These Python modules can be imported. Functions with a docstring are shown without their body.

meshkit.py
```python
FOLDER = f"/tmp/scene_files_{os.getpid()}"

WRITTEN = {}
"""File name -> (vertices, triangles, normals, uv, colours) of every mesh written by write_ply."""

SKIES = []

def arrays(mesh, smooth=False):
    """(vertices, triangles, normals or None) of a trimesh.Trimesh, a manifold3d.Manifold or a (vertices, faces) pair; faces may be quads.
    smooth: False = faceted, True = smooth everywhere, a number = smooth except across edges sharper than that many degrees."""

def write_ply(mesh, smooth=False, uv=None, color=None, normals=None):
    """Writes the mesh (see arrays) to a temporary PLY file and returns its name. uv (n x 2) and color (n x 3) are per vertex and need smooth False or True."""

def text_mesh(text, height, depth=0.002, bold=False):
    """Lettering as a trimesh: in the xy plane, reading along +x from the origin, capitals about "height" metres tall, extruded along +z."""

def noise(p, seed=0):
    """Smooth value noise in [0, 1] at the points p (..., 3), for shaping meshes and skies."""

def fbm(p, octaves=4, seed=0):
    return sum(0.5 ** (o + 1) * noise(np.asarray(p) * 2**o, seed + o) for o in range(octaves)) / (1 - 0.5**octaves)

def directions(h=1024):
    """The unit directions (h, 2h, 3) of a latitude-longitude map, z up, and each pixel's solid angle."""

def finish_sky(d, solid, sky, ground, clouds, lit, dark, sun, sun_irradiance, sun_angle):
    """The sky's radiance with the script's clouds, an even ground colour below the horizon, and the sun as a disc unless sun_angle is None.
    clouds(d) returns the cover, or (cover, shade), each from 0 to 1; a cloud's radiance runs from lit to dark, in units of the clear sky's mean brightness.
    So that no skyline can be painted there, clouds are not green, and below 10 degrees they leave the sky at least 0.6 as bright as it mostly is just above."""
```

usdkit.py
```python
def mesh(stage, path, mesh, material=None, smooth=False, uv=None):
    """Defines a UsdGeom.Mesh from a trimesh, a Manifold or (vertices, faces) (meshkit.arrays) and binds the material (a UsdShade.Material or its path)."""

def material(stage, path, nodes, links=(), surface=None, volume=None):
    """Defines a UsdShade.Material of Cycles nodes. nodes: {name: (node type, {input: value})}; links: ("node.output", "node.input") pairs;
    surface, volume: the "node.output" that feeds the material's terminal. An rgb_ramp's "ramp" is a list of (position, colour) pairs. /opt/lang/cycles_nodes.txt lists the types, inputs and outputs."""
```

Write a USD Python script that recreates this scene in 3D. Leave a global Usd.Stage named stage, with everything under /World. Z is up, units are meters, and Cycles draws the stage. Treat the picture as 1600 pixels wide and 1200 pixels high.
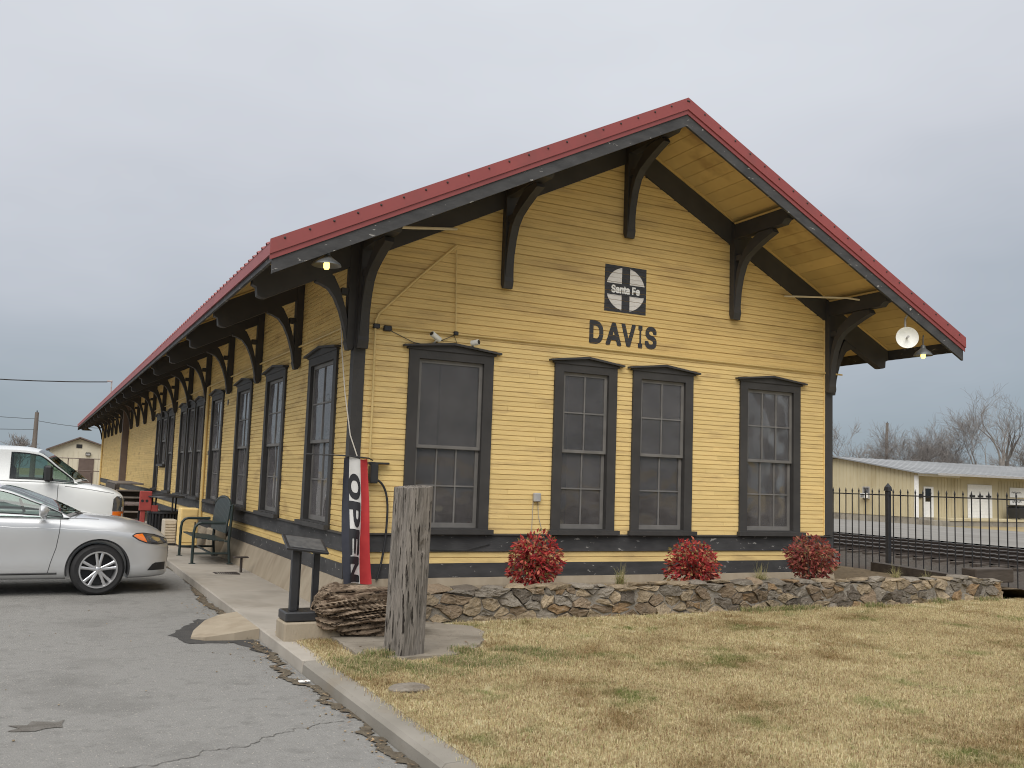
import math
import random
import glob
import numpy as np
import trimesh
import shapely
from shapely import affinity
from shapely.geometry import Polygon, box as sbox, MultiPoint, Point, LineString
from pxr import Usd, UsdGeom, UsdLux, UsdShade, Gf, Sdf, Vt
import usdkit
import meshkit

rng = np.random.default_rng(7)
random.seed(7)
stage = Usd.Stage.CreateInMemory()
UsdGeom.SetStageUpAxis(stage, 'Z')
UsdGeom.Xform.Define(stage, '/World')
UsdGeom.Scope.Define(stage, '/World/Looks')

# ------------------------------------------------------------------ camera, sky, sun
EXPOSURE = 0.82
CAM = np.array([-3.292, -10.851, 1.65])
FWD = np.array([0.4427, 0.8911, 0.1005]); FWD /= np.linalg.norm(FWD)
RGT = np.array([0.8940, -0.4484, 0.0340]); RGT -= FWD * (RGT @ FWD); RGT /= np.linalg.norm(RGT)
UPV = np.cross(RGT, FWD)
cam = UsdGeom.Camera.Define(stage, '/World/camera')
cam.CreateHorizontalApertureAttr(36.0)
cam.CreateVerticalApertureAttr(27.0)
cam.CreateFocalLengthAttr(1476.7 / 1600 * 36)
cam.CreateClippingRangeAttr((0.05, 5000.0))
cam.CreateExposureAttr(EXPOSURE)
cam.AddTransformOp().Set(Gf.Matrix4d(*RGT, 0, *UPV, 0, *(-FWD), 0, *CAM, 1))

SUN_DIR = np.array([-0.50, -0.62, 0.90]); SUN_DIR /= np.linalg.norm(SUN_DIR)
SUN_EL, SUN_ROT = math.asin(SUN_DIR[2]), math.atan2(SUN_DIR[0], SUN_DIR[1])
sun = UsdLux.DistantLight.Define(stage, '/World/sun')
sun.CreateIntensityAttr(0.4)
sun.CreateAngleAttr(50.0)
sun.CreateColorAttr(Gf.Vec3f(1.0, 0.96, 0.9))
sun.GetPrim().CreateAttribute('inputs:normalize', Sdf.ValueTypeNames.Bool).Set(True)
zz = SUN_DIR; xx = np.cross([0, 1, 0], zz); xx /= np.linalg.norm(xx); yy = np.cross(zz, xx)
sun.AddTransformOp().Set(Gf.Matrix4d(*xx, 0, *yy, 0, *zz, 0, 0, 0, 0, 1))

sky_mat = usdkit.material(stage, '/World/Looks/overcast_sky', {
    'tc': ('texture_coordinate', {}),
    'sep': ('separate_xyz', {}),
    'stretch': ('mapping', {'scale': (1.0, 1.0, 2.6)}),
    'noise': ('noise_texture', {'scale': 1.7, 'detail': 5.0, 'roughness': 0.5}),
    'nadd': ('math', {'math_type': 'multiply_add', 'value2': 0.40, 'value3': -0.20}),
    'el': ('math', {'math_type': 'add'}),
    'ramp': ('rgb_ramp', {'ramp': [(0.0, (1.62, 1.96, 2.26)), (0.05, (1.8, 2.12, 2.42)), (0.17, (2.55, 2.76, 3.08)), (0.33, (3.5, 3.62, 3.92)), (0.5, (4.15, 4.3, 4.55)), (0.72, (7.2, 7.3, 7.4)), (1.0, (10.0, 10.1, 10.1))]}),
    'sky': ('sky_texture', {'sky_type': 'single_scattering', 'sun_disc': False, 'sun_elevation': SUN_EL, 'sun_rotation': SUN_ROT}),
    'mix': ('mix_color', {'fac': 0.96}),
    'bg': ('background_shader', {'strength': 0.1}),
}, [('tc.generated', 'sep.vector'), ('tc.generated', 'stretch.vector'), ('stretch.vector', 'noise.vector'), ('noise.fac', 'nadd.value1'), ('sep.z', 'el.value1'), ('nadd.value', 'el.value2'),
    ('el.value', 'ramp.fac'), ('sky.color', 'mix.a'), ('ramp.color', 'mix.b'), ('mix.result', 'bg.color')], surface='bg.background')
dome = UsdLux.DomeLight.Define(stage, '/World/sky')
dome.CreateIntensityAttr(1.0)
UsdShade.MaterialBindingAPI.Apply(dome.GetPrim()).Bind(sky_mat)
dome.GetPrim().SetCustomDataByKey('kind', 'structure')

# ------------------------------------------------------------------ scene helpers
used = {}


def numbered(path):
    n = used.get(path, -1) + 1
    used[path] = n
    return path if n == 0 else f'{path}_{n:03d}'


class Thing:
    """A thing at an origin; parts are given in world coordinates."""

    def __init__(self, name, label=None, cat=None, origin=(0, 0, 0), group=None, kind=None, dz=0.0):
        self.path = numbered('/World/' + name)
        self.o = np.array(origin, float)
        x = UsdGeom.Xform.Define(stage, self.path)
        x.AddTranslateOp().Set(Gf.Vec3d(*map(float, self.o + [0, 0, dz])))
        self.prim = x.GetPrim()
        tag(self.prim, label, cat, group, kind)

    def add(self, name, m, material, parent=None, smooth=False, label=None, kind=None):
        path = numbered((parent or self.path) + '/' + name)
        v, f = (m.vertices, m.faces) if isinstance(m, trimesh.Trimesh) else m
        t = trimesh.Trimesh(np.asarray(v) - self.o, f, process=False)
        p = usdkit.mesh(stage, path, t, material, smooth=smooth)
        if not smooth and (kind == 'stuff' or material.GetPath().pathString in TONED):
            tone(p.GetPrim(), t)
        tag(p.GetPrim(), label, None, None, kind)
        return path


def tag(prim, label=None, cat=None, group=None, kind=None):
    for k, v in (('label', label), ('category', cat), ('group', group), ('kind', kind)):
        if v:
            prim.SetCustomDataByKey(k, v)


def single(name, m, material, label=None, cat=None, group=None, kind=None, smooth=False):
    path = numbered('/World/' + name)
    p = usdkit.mesh(stage, path, m, material, smooth=smooth)
    if kind == 'stuff' and not smooth:
        tone(p.GetPrim(), m)
    tag(p.GetPrim(), label, cat, group, kind)
    return path


def copy_of(name, src, loc, rotz=0, label=None, cat=None, group=None):
    path = numbered('/World/' + name)
    x = UsdGeom.Xform.Define(stage, path)
    x.GetPrim().GetReferences().AddInternalReference(src.path)
    x.ClearXformOpOrder()
    x.AddTranslateOp().Set(Gf.Vec3d(*map(float, loc)))
    if rotz:
        x.AddRotateZOp().Set(float(rotz))
    x.GetPrim().SetInstanceable(True)
    tag(x.GetPrim(), label, cat, group)
    return x


TONED = set()


def tone(prim, m):
    """A random number per connected piece of the mesh, as the primvar 'tone'."""
    from scipy.sparse import coo_matrix
    from scipy.sparse.csgraph import connected_components
    v, f = (m.vertices, m.faces) if isinstance(m, trimesh.Trimesh) else m
    n, f = len(v), np.asarray(f)
    e = np.vstack([f[:, [0, 1]], f[:, [1, 2]]])
    k, lab = connected_components(coo_matrix((np.ones(len(e)), (e[:, 0], e[:, 1])), (n, n)), directed=False)
    val = np.random.default_rng(n).random(k)[lab]
    UsdGeom.PrimvarsAPI(prim).CreatePrimvar('tone', Sdf.ValueTypeNames.FloatArray, 'vertex').Set(Vt.FloatArray.FromNumpy(val.astype(np.float32)))


# ------------------------------------------------------------------ mesh helpers
def cat(*ms):
    flat = []
    for m in ms:
        flat += list(m) if isinstance(m, (list, tuple)) else [m]
    return trimesh.util.concatenate(flat) if len(flat) > 1 else flat[0]


def bx(x0, x1, y0, y1, z0, z1):
    m = trimesh.creation.box([abs(x1 - x0), abs(y1 - y0), abs(z1 - z0)])
    m.apply_translation([(x0 + x1) / 2, (y0 + y1) / 2, (z0 + z1) / 2])
    return m


def cbx(x0, x1, y0, y1, z0, z1, c=0.01):
    """A box with chamfered edges."""
    h = np.array([x1 - x0, y1 - y0, z1 - z0]) / 2
    pts = []
    for s in np.ndindex(2, 2, 2):
        s = np.array(s) * 2 - 1
        for k in range(3):
            q = (h - c) * s
            q[k] = h[k] * s[k]
            pts.append(q)
    m = trimesh.convex.convex_hull(np.array(pts))
    m.apply_translation([(x0 + x1) / 2, (y0 + y1) / 2, (z0 + z1) / 2])
    return m


def tube(pts, r, n=8, cap=True):
    p = np.asarray(pts, float)
    r = np.broadcast_to(np.asarray(r, float), (len(p),))
    t = np.gradient(p, axis=0) if len(p) > 2 else np.repeat(p[1:] - p[:1], 2, 0)
    t = t / (np.linalg.norm(t, axis=1, keepdims=True) + 1e-12)
    ref = np.array([0, 0, 1.0]) if abs(t[0, 2]) < 0.9 else np.array([1.0, 0, 0])
    A, B = [], []
    a = np.cross(t[0], ref)
    for k in range(len(p)):
        a = a - t[k] * (a @ t[k])
        a = a / (np.linalg.norm(a) + 1e-12)
        A.append(a)
        B.append(np.cross(t[k], a))
    A, B = np.array(A), np.array(B)
    ang = np.arange(n) * 2 * np.pi / n
    v = p[:, None] + r[:, None, None] * (np.cos(ang)[None, :, None] * A[:, None] + np.sin(ang)[None, :, None] * B[:, None])
    i, j = np.meshgrid(np.arange(len(p) - 1), np.arange(n), indexing='ij')
    q = np.stack([i * n + j, i * n + (j + 1) % n, (i + 1) * n + (j + 1) % n, (i + 1) * n + j], -1).reshape(-1, 4)
    f = np.vstack([q[:, [0, 1, 2]], q[:, [0, 2, 3]]])
    v = v.reshape(-1, 3)
    if cap:
        m = len(v)
        v = np.vstack([v, p[0], p[-1]])
        j = np.arange(n)
        f = np.vstack([f, np.stack([np.full(n, m), (j + 1) % n, j], 1), np.stack([np.full(n, m + 1), (len(p) - 1) * n + j, (len(p) - 1) * n + (j + 1) % n], 1)])
    return trimesh.Trimesh(v, f, process=False)


def lathe(prof, n=32, at=(0, 0, 0)):
    m = trimesh.creation.revolve(np.array(prof, float), sections=n)
    m.apply_translation(at)
    return m


def prism(poly, d0, d1, frame):
    """Extrude a shapely polygon (u,v) from depth d0 to d1; frame(u,v,d) -> xyz."""
    out = []
    for g in getattr(poly, 'geoms', [poly]):
        if g.area < 1e-7:
            continue
        m = trimesh.creation.extrude_polygon(g, abs(d1 - d0), engine='earcut')
        v = m.vertices
        w = frame(v[:, 0], v[:, 1], v[:, 2] + min(d0, d1))
        mm = trimesh.Trimesh(w, m.faces, process=False)
        if mm.volume < 0:
            mm.invert()
        out.append(mm)
    return cat(out)


def grid(f, nu, nv):
    """Surface from f(u,v)->xyz arrays on a grid."""
    u, v = np.meshgrid(np.linspace(0, 1, nu), np.linspace(0, 1, nv), indexing='ij')
    p = np.stack(f(u, v), -1).reshape(-1, 3)
    i, j = np.meshgrid(np.arange(nu - 1), np.arange(nv - 1), indexing='ij')
    a = (i * nv + j).ravel()
    fc = np.vstack([np.stack([a, a + nv, a + nv + 1], 1), np.stack([a, a + nv + 1, a + 1], 1)])
    return trimesh.Trimesh(p, fc, process=False)


def flat(poly, z, sub=None):
    """A horizontal sheet (polygon in x,y) at height z."""
    out = []
    for g in getattr(poly, 'geoms', [poly]):
        v, f = trimesh.creation.triangulate_polygon(g, engine='earcut')
        v = np.c_[v, np.full(len(v), z)]
        m = trimesh.Trimesh(v, f, process=False)
        if len(f) and m.face_normals[:, 2].mean() < 0:
            m.invert()
        out.append(m)
    return cat(out)


def glyphs(text, height, bold=2):
    """Shapely outline of lettering, baseline at v=0, starting at u=0."""
    from PIL import Image, ImageDraw, ImageFont
    font = ImageFont.truetype(glob.glob('/opt/blender-*/*/datafiles/fonts/Inter.woff2')[0], 96)
    x0, y0, x1, y1 = font.getbbox(text, anchor='ls', stroke_width=bold)
    im = Image.new('L', (x1 - x0 + 8, y1 - y0 + 8))
    ImageDraw.Draw(im).text((4 - x0, 4 - y0), text, 255, font, anchor='ls', stroke_width=bold)
    on = np.pad(np.asarray(im) > 127, ((0, 0), (1, 1))).astype(np.int8)
    rows, starts = np.nonzero(np.diff(on, axis=1) == 1)
    ends = np.nonzero(np.diff(on, axis=1) == -1)[1]
    shape = shapely.union_all(shapely.box(starts, -rows - 1, ends, -rows)).buffer(0.6).buffer(-0.6).simplify(0.7)
    s = height / 70.0
    return affinity.affine_transform(shape, [s, 0, 0, s, -4 * s, (4 - y0) * s])


def fit_to(poly, u0, u1, v0, v1):
    a, b, c, d = poly.bounds
    sx, sy = (u1 - u0) / (c - a), (v1 - v0) / (d - b)
    return affinity.affine_transform(poly, [sx, 0, 0, sy, u0 - a * sx, v0 - b * sy])


# ------------------------------------------------------------------ materials
MATS = {}


def M(name, cols, scale=4.0, detail=5.0, rough=0.7, bump=0.0, bscale=40.0, stretch=(1, 1, 1), island=0.0, chips=None, chip_scale=9.0, chip_at=0.66, spots=None, spot_scale=60.0, spot_at=0.7,
      dirt=None, metallic=0.0, coat=0.0, spec=0.5, bdist=0.01, distort=0.0, nrough=0.55, translucent=None, sheen=0.0):
    """Procedural material: noise between colours, optional chips / spots / dirt, bump, and a value that varies from piece to piece."""
    cols = [cols, cols] if np.ndim(cols) == 1 else cols
    stops = [(p, c) for p, c in zip(np.linspace(0.3, 0.7, len(cols)), cols)]
    nodes = {'geo': ('geometry', {}), 'map': ('mapping', {'scale': stretch}),
             'n': ('noise_texture', {'scale': scale, 'detail': detail, 'roughness': nrough, 'distortion': distort}), 'ramp': ('rgb_ramp', {'ramp': stops}),
             'p': ('principled_bsdf', {'roughness': rough, 'metallic': metallic, 'coat_weight': coat, 'coat_roughness': 0.06, 'specular_ior_level': spec})}
    links = [('geo.position', 'map.vector'), ('map.vector', 'n.vector'), ('n.fac', 'ramp.fac')]
    col = 'ramp.color'

    def layer(tagname, c, sc, at, width, st=None):
        nonlocal col
        nodes[tagname + 'n'] = ('noise_texture', {'scale': sc, 'detail': 4.0, 'roughness': 0.6})
        nodes[tagname + 'r'] = ('rgb_ramp', {'ramp': [(at, (0, 0, 0)), (min(1, at + width), (1, 1, 1))]})
        nodes[tagname + 'm'] = ('mix_color', {'b': c})
        links.extend([('map.vector', tagname + 'n.vector'), (tagname + 'n.fac', tagname + 'r.fac'), (tagname + 'r.color', tagname + 'm.fac'), (col, tagname + 'm.a')])
        col = tagname + 'm.result'
    if dirt:
        layer('dirt', dirt[0], dirt[1], dirt[2], 0.25)
    if chips:
        layer('chip', chips, chip_scale, chip_at, 0.02)
    if spots:
        layer('spot', spots, spot_scale, spot_at, 0.05)
    if island:
        nodes['mr'] = ('map_range', {'to_min': 1 - island, 'to_max': 1 + island})
        nodes['hsv'] = ('hsv', {})
        nodes['obj'] = ('object_info', {})
        nodes['att'] = ('attribute', {'attribute': 'tone'})
        nodes['add'] = ('math', {'math_type': 'add'})
        nodes['frac'] = ('math', {'math_type': 'fraction'})
        links.extend([('obj.random', 'add.value1'), ('att.fac', 'add.value2'), ('add.value', 'frac.value1'), ('frac.value', 'mr.value'), ('mr.result', 'hsv.value'), (col, 'hsv.color')])
        col = 'hsv.color'
    links.append((col, 'p.base_color'))
    if bump:
        nodes['bn'] = ('noise_texture', {'scale': bscale, 'detail': 6.0, 'roughness': 0.6})
        nodes['b'] = ('bump', {'strength': bump, 'distance': bdist})
        links.extend([('map.vector', 'bn.vector'), ('bn.fac', 'b.height'), ('b.normal', 'p.normal')])
    surf = 'p.BSDF'
    if translucent:
        nodes['tr'] = ('translucent_bsdf', {})
        nodes['mx'] = ('mix_closure', {'fac': translucent})
        links.extend([(col, 'tr.color'), ('p.BSDF', 'mx.closure1'), ('tr.BSDF', 'mx.closure2')])
        surf = 'mx.closure'
    MATS[name] = usdkit.material(stage, '/World/Looks/' + name, nodes, links, surface=surf)
    return MATS[name]


def glass(name, tint, rough=0.02, ior=1.5):
    MATS[name] = usdkit.material(stage, '/World/Looks/' + name, {'fr': ('fresnel', {'IOR': ior}), 't': ('transparent_bsdf', {'color': tint}), 'g': ('glossy_bsdf', {'color': (0.95, 0.95, 0.95), 'roughness': rough}), 'm': ('mix_closure', {})},
                                 [('fr.fac', 'm.fac'), ('t.BSDF', 'm.closure1'), ('g.BSDF', 'm.closure2')], surface='m.closure')
    return MATS[name]


yellow = M('yellow_paint', [(0.66, 0.485, 0.20), (0.73, 0.54, 0.235), (0.69, 0.51, 0.22)], scale=1.3, rough=0.62, bump=0.25, bscale=30, stretch=(1, 1, 6), island=0.06, dirt=((0.46, 0.32, 0.15), 1.4, 0.52), chips=(0.24, 0.165, 0.095), chip_scale=26, chip_at=0.70, spec=0.3)
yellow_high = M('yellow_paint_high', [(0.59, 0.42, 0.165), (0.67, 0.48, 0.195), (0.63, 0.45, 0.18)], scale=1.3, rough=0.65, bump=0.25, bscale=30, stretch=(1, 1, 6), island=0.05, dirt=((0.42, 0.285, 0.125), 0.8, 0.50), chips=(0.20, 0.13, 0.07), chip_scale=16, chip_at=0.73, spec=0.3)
yellow_worn = M('yellow_paint_worn', [(0.62, 0.445, 0.17), (0.71, 0.515, 0.205)], scale=1.5, rough=0.65, bump=0.3, bscale=30, stretch=(1, 1, 5), island=0.06, dirt=((0.33, 0.20, 0.08), 1.1, 0.55), chips=(0.15, 0.09, 0.05), chip_scale=8, chip_at=0.70, spec=0.3)
soffit_y = M('soffit_paint', [(0.52, 0.36, 0.14), (0.63, 0.45, 0.18)], scale=1.6, rough=0.7, bump=0.2, bscale=25, island=0.10, dirt=((0.24, 0.13, 0.05), 1.2, 0.55), spec=0.25)
black = M('black_paint', [(0.038, 0.036, 0.035), (0.053, 0.050, 0.048)], scale=3, rough=0.6, bump=0.25, bscale=30, chips=(0.22, 0.20, 0.18), chip_scale=12, chip_at=0.765, spec=0.35)
black_worn = M('black_paint_worn', [(0.030, 0.030, 0.031), (0.060, 0.059, 0.060)], scale=3, rough=0.65, bump=0.3, bscale=25, stretch=(1, 1, 2.4), chips=(0.27, 0.26, 0.245), chip_scale=9, chip_at=0.655, spec=0.35)
casing_m = M('casing_paint', [(0.034, 0.032, 0.031), (0.050, 0.047, 0.045)], scale=3, rough=0.6, bump=0.2, bscale=30, chips=(0.2, 0.19, 0.17), chip_scale=13, chip_at=0.765, spec=0.35)
sash_m = M('sash_paint', [(0.12, 0.115, 0.108), (0.18, 0.17, 0.16)], scale=4, rough=0.6, spec=0.35)
core_m = M('wall_core', [(0.05, 0.035, 0.02), (0.06, 0.04, 0.025)], rough=0.9)
red_metal = M('red_roof_metal', [(0.21, 0.043, 0.042), (0.25, 0.053, 0.050)], scale=1.2, rough=0.55, dirt=((0.175, 0.046, 0.043), 1.5, 0.5), spec=0.5)
red_dark = M('red_trim_dark', [(0.19, 0.040, 0.040), (0.24, 0.052, 0.05)], scale=1.5, rough=0.5)
screw_m = M('screw_head', [(0.02, 0.016, 0.015), (0.03, 0.02, 0.02)], rough=0.6)
concrete = M('concrete', [(0.25, 0.228, 0.195), (0.33, 0.30, 0.26), (0.29, 0.262, 0.225)], scale=1.2, detail=8, rough=0.85, bump=0.35, bscale=90, island=0.05, dirt=((0.21, 0.185, 0.15), 0.9, 0.52), spots=(0.17, 0.15, 0.12), spot_scale=45, spot_at=0.68, spec=0.25)
skirt_m = M('tan_concrete', [(0.27, 0.225, 0.165), (0.33, 0.28, 0.212)], scale=5, detail=9, rough=0.9, bump=0.4, bscale=60, stretch=(1, 1, 0.3), dirt=((0.215, 0.17, 0.12), 3.0, 0.53), spec=0.2)
kerb_m = M('kerb_concrete', [(0.19, 0.175, 0.15), (0.265, 0.245, 0.213)], scale=1.5, detail=8, rough=0.9, bump=0.5, bscale=70, dirt=((0.20, 0.17, 0.13), 1.7, 0.50), spots=(0.15, 0.13, 0.10), spot_scale=60, spot_at=0.66, spec=0.2)
asphalt = M('asphalt', [(0.178, 0.173, 0.163), (0.238, 0.232, 0.220), (0.205, 0.199, 0.188)], scale=6.0, detail=9, rough=0.9, bump=0.9, bscale=70, bdist=0.02, spots=(0.42, 0.39, 0.34), spot_scale=48, spot_at=0.625, dirt=((0.160, 0.155, 0.146), 0.9, 0.52), spec=0.06, nrough=0.7)
asphalt_dark = M('asphalt_patch', [(0.035, 0.033, 0.031), (0.06, 0.056, 0.052)], scale=6, detail=8, rough=0.95, bump=0.9, bscale=110, bdist=0.012, spots=(0.16, 0.15, 0.13), spot_scale=80, spot_at=0.67)
crack_m = M('crack_dark', [(0.085, 0.08, 0.072), (0.14, 0.132, 0.12)], scale=10, rough=0.95)
street_m = M('street', [(0.17, 0.162, 0.15), (0.235, 0.225, 0.21)], scale=0.25, detail=8, rough=0.9, stretch=(3, 0.6, 1), dirt=((0.15, 0.14, 0.125), 0.4, 0.52), spec=0.05)
ballast_m = M('ballast', [(0.038, 0.032, 0.027), (0.088, 0.078, 0.068), (0.052, 0.045, 0.038)], scale=9, detail=8, rough=0.95, bump=1.0, bscale=18, bdist=0.05, dirt=((0.07, 0.055, 0.045), 0.6, 0.50), spec=0.05)
soil_m = M('bed_soil', [(0.085, 0.062, 0.042), (0.17, 0.13, 0.085), (0.11, 0.085, 0.055)], scale=7, detail=8, rough=0.95, bump=0.9, bscale=30, bdist=0.03, spec=0.05)
dirt_m = M('gutter_dirt', [(0.085, 0.07, 0.053), (0.165, 0.14, 0.105)], scale=14, detail=8, rough=0.95, bump=1.0, bscale=60, bdist=0.02, spots=(0.30, 0.26, 0.20), spot_scale=60, spot_at=0.68, spec=0.05)
ground_m = M('far_ground', [(0.20, 0.16, 0.09), (0.27, 0.215, 0.125), (0.17, 0.15, 0.085)], scale=0.15, detail=8, rough=0.95, spec=0.05)
lawn_m = M('dry_lawn', [(0.44, 0.385, 0.235), (0.58, 0.52, 0.34), (0.36, 0.31, 0.18)], scale=1.3, detail=8, rough=0.95, bump=1.0, bscale=60, bdist=0.03, dirt=((0.12, 0.125, 0.045), 0.9, 0.60), spec=0.1)
weathered = M('weathered_wood', [(0.03, 0.027, 0.024), (0.15, 0.133, 0.115), (0.23, 0.205, 0.18), (0.10, 0.09, 0.078), (0.21, 0.187, 0.162)], scale=16, detail=10, nrough=0.7, rough=0.9, bump=1.0, bscale=22, bdist=0.04, stretch=(1, 1, 0.09), dirt=((0.12, 0.098, 0.075), 1.6, 0.52), chips=(0.025, 0.021, 0.018), chip_scale=44, chip_at=0.585, spec=0.15)
log_m = M('log_wood', [(0.035, 0.024, 0.016), (0.17, 0.12, 0.085), (0.28, 0.215, 0.155), (0.10, 0.07, 0.048), (0.22, 0.165, 0.115)], scale=12, detail=10, nrough=0.7, rough=0.9, bump=1.0, bscale=24, bdist=0.05, stretch=(0.22, 1, 1), chips=(0.02, 0.014, 0.01), chip_scale=30, chip_at=0.60, spec=0.15)
mortar = M('mortar', [(0.19, 0.168, 0.14), (0.27, 0.243, 0.208)], scale=15, detail=8, rough=0.95, bump=1.0, bscale=40, bdist=0.02)
STONE = [M('stone_' + n, c, scale=6, detail=10, nrough=0.7, rough=0.95, bump=1.0, bscale=26, bdist=0.04, island=0.22, dirt=((0.135, 0.11, 0.083), 5.0, 0.49), spots=(0.33, 0.295, 0.25), spot_scale=26, spot_at=0.66, spec=0.08) for n, c in (
    ('grey', [(0.17, 0.148, 0.122), (0.27, 0.24, 0.20)]), ('brown', [(0.17, 0.125, 0.085), (0.26, 0.20, 0.14)]), ('tan', [(0.25, 0.195, 0.13), (0.35, 0.28, 0.195)]),
    ('rust', [(0.21, 0.135, 0.075), (0.28, 0.195, 0.115)]), ('dark', [(0.105, 0.088, 0.072), (0.17, 0.145, 0.118)]))]
black_metal = M('black_metal', [(0.014, 0.014, 0.016), (0.024, 0.024, 0.026)], scale=6, rough=0.45, bump=0.1)
green_metal = M('green_metal', [(0.012, 0.022, 0.022), (0.02, 0.034, 0.033)], scale=6, rough=0.45)
rail_m = M('rail_steel', [(0.038, 0.032, 0.029), (0.07, 0.056, 0.049)], scale=8, rough=0.6, metallic=0.3)
rail_top = M('rail_top', [(0.40, 0.39, 0.38), (0.5, 0.49, 0.47)], scale=8, rough=0.35, metallic=0.9)
tie_m = M('tie_wood', [(0.03, 0.022, 0.017), (0.07, 0.055, 0.043)], scale=8, rough=0.95, stretch=(0.2, 1, 1), bump=0.8, bscale=25)
conduit_m = M('conduit_yellow', [(0.56, 0.41, 0.16), (0.64, 0.47, 0.20)], scale=5, rough=0.5)
cream_pipe = M('cream_pipe', [(0.60, 0.52, 0.36), (0.68, 0.6, 0.43)], scale=5, rough=0.5)
white_m = M('white_paint', [(0.70, 0.70, 0.68), (0.80, 0.79, 0.77)], scale=6, rough=0.5)
grey_plastic = M('grey_plastic', [(0.30, 0.29, 0.28), (0.38, 0.37, 0.36)], scale=6, rough=0.5)
sign_white = M('sign_white', [(0.60, 0.57, 0.54), (0.72, 0.69, 0.66)], scale=8, rough=0.6, stretch=(1, 1, 4), chips=(0.35, 0.3, 0.25), chip_scale=14, chip_at=0.73)
sign_black = M('sign_black', [(0.022, 0.022, 0.026), (0.036, 0.036, 0.041)], scale=8, rough=0.6, chips=(0.3, 0.22, 0.1), chip_scale=16, chip_at=0.755)
flag_red = M('flag_red', [(0.44, 0.030, 0.035), (0.52, 0.045, 0.045)], scale=6, rough=0.8, translucent=0.2)
flag_white = M('flag_white', [(0.60, 0.59, 0.57), (0.72, 0.71, 0.69)], scale=6, rough=0.8, translucent=0.2)
flag_blue = M('flag_navy', [(0.018, 0.020, 0.030), (0.028, 0.03, 0.042)], scale=6, rough=0.8)
flag_black = M('flag_letter', [(0.012, 0.012, 0.015), (0.02, 0.02, 0.024)], scale=6, rough=0.8)
lamp_m = M('lamp_enamel', [(0.075, 0.08, 0.08), (0.12, 0.125, 0.125)], scale=10, rough=0.35, metallic=0.4)
lamp_in = M('lamp_inside', [(0.45, 0.30, 0.2), (0.5, 0.34, 0.22)], scale=10, rough=0.5)
dish_m = M('dish_white', [(0.62, 0.62, 0.58), (0.72, 0.72, 0.68)], scale=10, rough=0.4)
silver = M('silver_car_paint', [(0.54, 0.545, 0.55), (0.57, 0.575, 0.58)], scale=2, rough=0.30, metallic=0.55, coat=0.7, dirt=((0.52, 0.52, 0.515), 1.2, 0.55))
van_white = M('white_van_paint', [(0.66, 0.67, 0.66), (0.72, 0.73, 0.72)], scale=2, rough=0.3, coat=0.6, dirt=((0.60, 0.61, 0.60), 1.0, 0.58))
trim_black = M('trim_black', [(0.012, 0.012, 0.013), (0.02, 0.02, 0.021)], scale=8, rough=0.5)
chrome = M('chrome', [(0.70, 0.70, 0.72), (0.75, 0.75, 0.77)], scale=8, rough=0.15, metallic=1.0)
alloy = M('alloy_wheel', [(0.52, 0.52, 0.53), (0.6, 0.6, 0.61)], scale=8, rough=0.28, metallic=0.8)
tyre_m = M('tyre_rubber', [(0.013, 0.013, 0.014), (0.024, 0.023, 0.023)], scale=12, rough=0.85)
amber = M('amber_lens', [(0.72, 0.15, 0.015), (0.80, 0.19, 0.02)], scale=8, rough=0.12, coat=0.8)
lens_m = M('headlight_lens', [(0.10, 0.10, 0.105), (0.17, 0.17, 0.175)], scale=4, rough=0.10, metallic=0.6, coat=1.0)
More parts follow.
